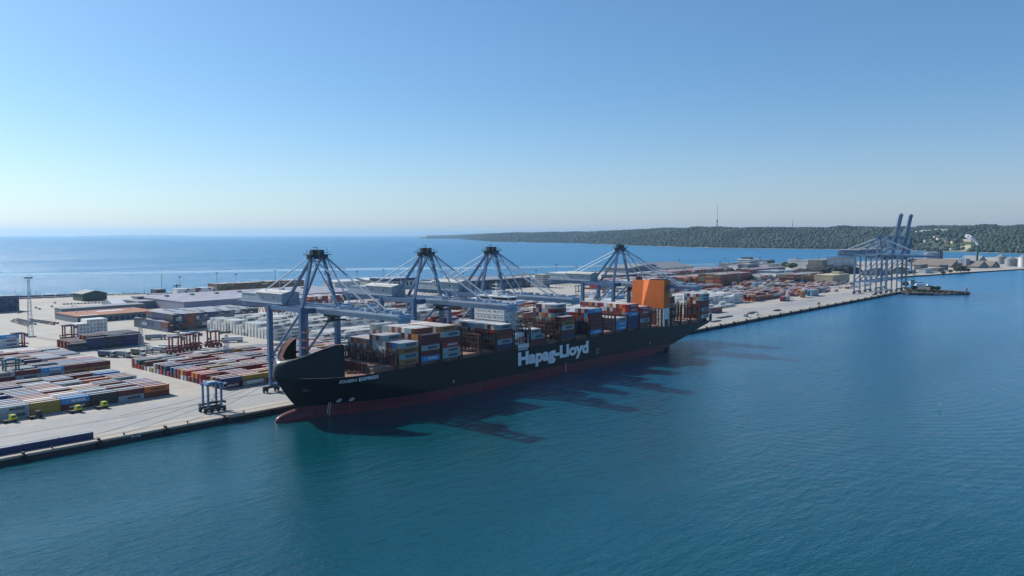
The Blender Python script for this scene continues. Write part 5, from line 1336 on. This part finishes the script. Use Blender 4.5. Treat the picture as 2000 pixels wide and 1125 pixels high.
for k in range(90): a = k / 89; cs.append((p[0] + random.uniform(-9, 9) * a - 6 * a, 480 + 26 * a + random.uniform(-10, 10) * a, QZ + z1 + 2 + 24 * a ** .7 + random.uniform(-5, 5) * a)); rs.append((1.2 + 3.2 * random.random()) * (1 - .45 * a))
kind(link('smoke', blobs('smoke', cs, rs, M['smoke'], 1.0, .3)), 'stuff')
p0 = G(1800, 533); 
for u, v, w_, h, m_, lb in ((1815, 533, 60, 8, 'pale', 'low pale building on the quay right of the far cranes'), (1838, 530, 50, 7, 'olivegrey', 'low olive building by the dark opening on the far quay'), (1805, 526, 60, 11, 'olivegrey', 'olive grey works building behind the low pale one'), (1850, 528, 16, 12, 'darkwall', 'small dark arch building on the far quay')):
    p = G(u, v); bld('quay_building', lb, p[0] - w_ / 2, p[0] + w_ / 2, p[1], p[1] + 14, h, M[m_], M['greyroof'])

# ------------------------------------------------------------------ lamp masts
def mast(label, u, v, vt, lattice=False, w=.28, head=2.6, group='tall lamp masts in the harbour'):
    p = G(u, v); hgt = at_y(u, vt, p[1])[2] - QZ
    t = thing('lamp_mast', label, 'lamp mast', (p[0], p[1], QZ), group)
    b = MB()
    if lattice:
        s0, s1 = 1.6, .5
        for a, c in ((1, 1), (1, -1), (-1, 1), (-1, -1)): b.bar((a * s0, c * s0, 0), (a * s1, c * s1, hgt - 2), .22)
        nn = 14
        for k in range(nn):
            f0_, f1_ = k / nn, (k + 1) / nn; q0 = s0 + (s1 - s0) * f0_; q1 = s0 + (s1 - s0) * f1_; z0, z1 = (hgt - 2) * f0_, (hgt - 2) * f1_
            for a, c, a2, c2 in ((-1, -1, 1, -1), (1, -1, 1, 1), (1, 1, -1, 1), (-1, 1, -1, -1)): b.bar((a * q0, c * q0, z0), (a2 * q1, c2 * q1, z1), .12)
    else: b.tube((0, 0, 0), (0, 0, hgt - 1), w * 1.5, w, n=6)
    b.build('pole', M['farsteel'], t)
    b = MB(); b.box(-head, head, -.5, .5, hgt - 1.2, hgt - .9); b.box(-.5, .5, -head, head, hgt - 1.2, hgt - .9)
    for k in range(5): b.box(-head + k * head / 2 - .3, -head + k * head / 2 + .3, -.9, .9, hgt - .9, hgt)
    b.build('lamp_head', M['dark'], t)
    if lattice: MB().box(-3, 3, -3, 3, 0, .9).build('base', M['concrete'], t)
mast('tall lattice lamp mast standing in open ground at the left', 60, 658, 541, True)
mast('lattice lamp mast right of the white reefer stack', 276, 686, 621, True, head=3.4)
mast('lattice lamp mast between the red carriers and the white block', 443, 700, 647, True, head=3)
ml = [(316, 577, 538), (352, 574, 540), (424, 566, 532), (462, 562, 535), (538, 556, 528), (589, 553, 537), (672, 557, 524), (698, 562, 529), (749, 552, 526), (862, 560, 530), (939, 553, 520), (904, 556, 533),
      (1047, 540, 527), (1087, 538, 516), (1126, 545, 519), (1251, 533, 514), (1326, 525, 507), (1407, 524, 511), (1416.5, 524, 504.5), (1422.5, 523, 510), (1484, 521, 502.5), (1508, 518, 506.5), (1558.5, 517, 502.5), (1443, 560, 524), (1542, 585, 556), (1610, 573, 548)]
LR = {k: ORD[i] for i, k in enumerate(sorted(range(len(ml)), key=lambda q: ml[q][0]))}
for k, (u, v, vt) in enumerate(ml):
    mast(f'thin tall lamp mast against the sea, {LR[k]} from the left', u, v, vt, False, .22 if u < 1000 else .35, 1.4 if u < 1000 else 3)
def small_mast(u, v, vt): pass
for k in range(12):
    u = 30 + k * 42
    p = G(u, 585 - u * .036); t = thing('street_lamp', 'small thin street lamp along the shore road', 'street lamp', (p[0], p[1], QZ), 'street lamps along the shore road')
    MB().tube((0, 0, 0), (0, 0, 11), .22, .14, 6).build('pole', M['farsteel'], t); MB().bar((0, 0, 11), (-1.6, 0, 11.2), .25).build('lamp_head', M['dark'], t)
p = G(346, 578.5); t = thing('cross_mast', 'dark signal mast with a cross arm standing by the shore', 'mast', (p[0], p[1], QZ)); MB().tube((0, 0, 0), (0, 0, 17), 1.0, .6).build('pole', M['dark'], t); MB().box(-5, 5, -.5, .5, 13, 14.4).build('cross_arm', M['dark'], t); MB().tube((0, 0, 0), (0, 0, 5), 3.2, 1.2).build('base', M['dark'], t)

# ------------------------------------------------------------------ breakwater, lighthouse, buoy, small things on the apron
pts = [G(u, v, 0)[:2] for u, v in ((1762, 574.5), (1800, 575.5), (1825, 575), (1840, 573), (1868, 574), (1893, 575), (1894, 571.5), (1868, 570.5), (1840, 568), (1815, 563), (1790, 562), (1755, 566))]
b = MB(); b.prism([tuple(p) for p in pts], -3, 2.0); kind(b.build('breakwater', M['rock']), 'structure')
cs, rs = [], []
for k in range(420):
    a = random.random(); u = 1770 + 122 * a; v = 573.6 - random.random() * (8 * (1 - a) + 2.2); p = G(u, v, 2); cs.append((p[0], p[1], 1.6)); rs.append(random.uniform(.7, 2.0))
kind(link('boulders', blobs('boulders', cs, rs, M['rock'], .8, .3)), 'stuff')
cs, rs = [], []
for k in range(110):
    a = random.random() ** 1.6; u = 1772 + 90 * a; v = 572 - random.random() * (8 * (1 - a) + 1.5); p = G(u, v, 2); cs.append((p[0], p[1], 2.6)); rs.append(random.uniform(.7, 1.6))
kind(link('shrubs', blobs('shrubs', cs, rs, M['leaf'], .9, .35)), 'stuff')
p = G(1887.5, 572.8, 2)
t = thing('lighthouse', 'small white lighthouse with an orange band at the tip of the breakwater', 'lighthouse', (p[0], p[1], 1.9))
MB().tube((0, 0, 0), (0, 0, 2.4), 1.5, 1.4, 14).build('base', M['dark'], t); MB().tube((0, 0, 2.4), (0, 0, 4.2), 1.3, 1.2, 14).tube((0, 0, 6.8), (0, 0, 8.2), 1.15, 1.1, 14).build('tower', M['skyl'], t)
MB().tube((0, 0, 4.2), (0, 0, 6.8), 1.2, 1.15, 14).build('band', M['funnel'], t); MB().tube((0, 0, 8.2), (0, 0, 9.6), .8, .8, 12).tube((0, 0, 9.6), (0, 0, 10.6), 1.1, .1, 12).build('lantern', M['skyl'], t)
p = G(1835, 803, 0)
t = thing('buoy', 'thin green spar buoy standing in the water at the lower right', 'buoy', (p[0], p[1], -.5), rz=0)
MB().tube((0, 0, 0), (.12, 0, 3.4), .22, .16, 10).build('spar', M['greens'], t); MB().tube((.12, 0, 3.4), (.14, 0, 3.9), .1, .1, 8).build('lantern', M['skyl'], t)
for u, v, L, lb in ((1800, 559, 22, 'white motor barge moored behind the far cranes'), (1815, 560, 10, 'small dark boat right of the white barge'), (1792, 556, 26, 'grey barge moored behind the far cranes'), (1790, 551.5, 24, 'low barge nearest the far quay wall')):
    p = G(u, v, 0); t = thing('moored_boat', lb, 'boat', (p[0], p[1], 0), 'boats moored behind the far cranes', rz=-.9)
    MB().prism([(-L / 2, -2.6), (L / 2 - 4, -2.6), (L / 2, 0), (L / 2 - 4, 2.6), (-L / 2, 2.6)], -.5, 1.7).build('hull', M['dark'] if 'dark' in lb else M['pale'], t); MB().box(-L / 2 + 1.5, -L / 6, -1.7, 1.7, 1.7, 4.2).build('cabin', M['skyl'] if 'white' in lb else M['olivegrey'], t)
def clutter(name, label, u, v, fn, cat, group=None):
    p = G(u, v); t = thing(name, label, cat, (p[0], p[1], QZ), group); fn(t); return t
def frames(t):
    for k in range(7): MB().box(-9 + k * 2.6, -7 + k * 2.6, -2, 2, 0, random.uniform(.7, 1.6)).build('frame', M['roofred'] if k % 2 else M['darkwall'], t)
clutter('spreader_frames', 'stack of rusty red spreader frames lying on the apron right of the stern', 1470, 612, frames, 'frames')
def bridge(t): MB().box(-14, 14, -.6, .6, 0, .9).box(-14, 14, 2.4, 3.4, 0, .6).build('beam', M['dark'], t)
clutter('lying_beams', 'long dark steel beams lying on the apron just right of the stern', 1418, 620, bridge, 'beams')
clutter('lying_beams', 'dark steel frame lying near the quay edge right of the stern', 1398, 628, lambda t: MB().box(-8, 8, -1.5, 1.5, 0, .8).build('beam', M['dark'], t), 'beams')
clutter('dark_frame_pile', 'small dark frame pile on the apron, right of the rusty frames', 1518, 607, lambda t: MB().box(-6, 6, -2, 2, 0, .9).box(-4, 3, -1, 1, .9, 1.5).build('frame', M['dark'], t), 'frames')
clutter('teal_cabin', 'small pale teal cabin on the apron by the rusty frames', 1457, 619, lambda t: MB().box(-2.4, 2.4, -1.3, 1.3, 0, 2.7).box(-2.5, 2.5, -1.4, 1.4, 2.7, 2.85).build('wall', CM['pale teal'], t), 'cabin')
def van(t):
    bd_ = MB().box(-2.6, 1.6, -1, 1, .4, 2.2).box(1.6, 2.6, -1, 1, .4, 1.4).build('body', M['skyl'], t); MB().box(1.0, 1.62, -1.02, 1.02, 1.4, 2.0).build('window', M['glass'], bd_)
    for x in (-1.7, 1.7):
        for y in (-.9, .9): MB().tube((x, y - .12, .36), (x, y + .12, .36), .36, n=10).build('wheel', M['tyre'], t)
clutter('white_van', 'white van on the apron right of the teal cabin', 1478, 615.5, van, 'van')
clutter('yellow_loader', 'small dark vehicle standing at the quay edge left of the far cranes', 1599, 595.5, lambda t: (MB().box(-2, 2, -1, 1, .5, 1.8).build('body', CM['olive'], t), MB().box(-.4, 1.6, -.8, .8, 1.8, 3).build('cab', M['glass'], t)), 'vehicle')
def tank(t):
    MB().tube((-5, 0, 1.8), (5, 0, 1.8), 1.15, 1.15, 16).build('tank', M['pale'], t); MB().box(-6, 6, -1.2, 1.2, .2, .5).box(-6, -5.8, -1.2, 1.2, .5, 2.6).box(5.8, 6, -1.2, 1.2, .5, 2.6).build('frame', CM['grey'], t)
p = G(497, 750); clutter('tank_container', 'pale tank container lying in front of the ochre containers left of the bow', 497, 752, tank, 'tank')
def steelpile(t):
    for k in range(4): MB().box(-7, 7, -4 + k * 2, -2.4 + k * 2, 0, 1.4).build('slab', M['pale'], t)
clutter('wrapped_cargo', 'pale wrapped cargo on the apron at the foot of the leftmost far crane', 1700, 576, steelpile, 'cargo')
clutter('yellow_white_tank', 'white and yellow machine on the apron left of the far cranes', 1631, 569, lambda t: (MB().tube((-7, 0, 1.6), (3, 0, 1.6), 1.5, 1.5, 14).build('tank', M['skyl'], t), MB().box(3, 8, -1.5, 1.5, 0, 2.6).build('cab', M['funnel'], t)), 'machine')
heap('small sand heap on the apron near the tan stack', G(1545, 583)[0], G(1545, 583)[1], 5, 3, 1.2, 'beige', 'sand_heap', 'heap', None)

# trees on the far right peninsula and the shore
def tree(x, y, z, h, r, label, group):
    t = thing('tree', label, 'tree', (x, y, z), group)
    b = MB().tube((0, 0, -.5), (0, 0, h * .45), .5, .3, 7)
    for k in range(5): a = k * 1.3; b.tube((0, 0, h * (.3 + .03 * k)), (math.cos(a) * r * .6, math.sin(a) * r * .6, h * .62), .22, .08, 5)
    b.build('trunk', M['bark'], t)
    n = 110; cs = []; rs = []
    for k in range(n):
        a = random.uniform(0, 6.283); q = r * random.random() ** .45; zz = random.uniform(-1, 1); q *= math.sqrt(max(.05, 1 - zz * zz))
        cs.append((math.cos(a) * q, math.sin(a) * q, h * .62 + zz * h * .36)); rs.append(random.uniform(.10, .24) * r)
    link('crown', blobs('crown', cs, rs, M['leaf'], .8, .4), t)
for k, (u, v, h, r, lb) in enumerate([(1869, 531.5, 12, 8, 'broad dark tree by the quay below the sign panel'), (1876, 531.8, 14, 9, 'largest dark tree right of the sign tower foot'), (1884, 531, 10, 7, 'rightmost tree of the clump below the sign panel'),
                                     (1856, 533, 7, 5, 'small tree left of the clump below the sign panel'), (1891, 531, 8, 5, 'small tree near the barns'), (1842, 535.5, 6, 5, 'low tree at the quay edge behind the far cranes'),
                                     (1785, 566.5, 6, 5, 'bushy tree at the root of the breakwater'), (1831, 567, 6, 4.5, 'tree in the middle of the breakwater'), (1822, 567, 6, 4, 'low tree beside the breakwater tree'),
                                     (1537, 522, 12, 14, 'dark tree clump right of the dark block'), (1546, 524, 12, 14, 'dark tree behind the red stacks'), (1768, 560, 8, 6, 'tree behind the far crane legs')]):
    p = G(u, v); tree(p[0], p[1], QZ - .2, h, r, lb, 'trees in the harbour')
cs, rs = [], []
for k in range(900):
    a = random.random(); x = 300 + 1300 * a; i = min(3, int(np.searchsorted([0, 331, 694, 1256, 1700], x) - 1)); (xa, ya), (xb, yb) = far[i], far[i + 1]
    y = ya + (yb - ya) * (x - xa) / (xb - xa) - random.uniform(3, 9); cs.append((x, y, QZ + .3)); rs.append(random.uniform(.5, 1.5))
kind(link('hedge', blobs('hedge', cs, rs, M['leaf'], .8, .35)), 'stuff')

# ------------------------------------------------------------------ haze
hm = bpy.data.materials.new('haze'); hm.use_nodes = True
hn = hm.node_tree; hn.nodes.remove(hn.nodes['Principled BSDF'])
pv = hn.nodes.new('ShaderNodeVolumePrincipled'); pv.inputs['Color'].default_value = (0.42, 0.70, 1.0, 1)
pv.inputs['Density'].default_value = 3.6e-5; pv.inputs['Anisotropy'].default_value = 0.35
hn.links.new(pv.outputs[0], hn.nodes['Material Output'].inputs['Volume'])
b = MB(); b.box(-40500, 40500, -3200, 40500, -9, 260)
hz = b.build('haze', hm); kind(hz, 'stuff')
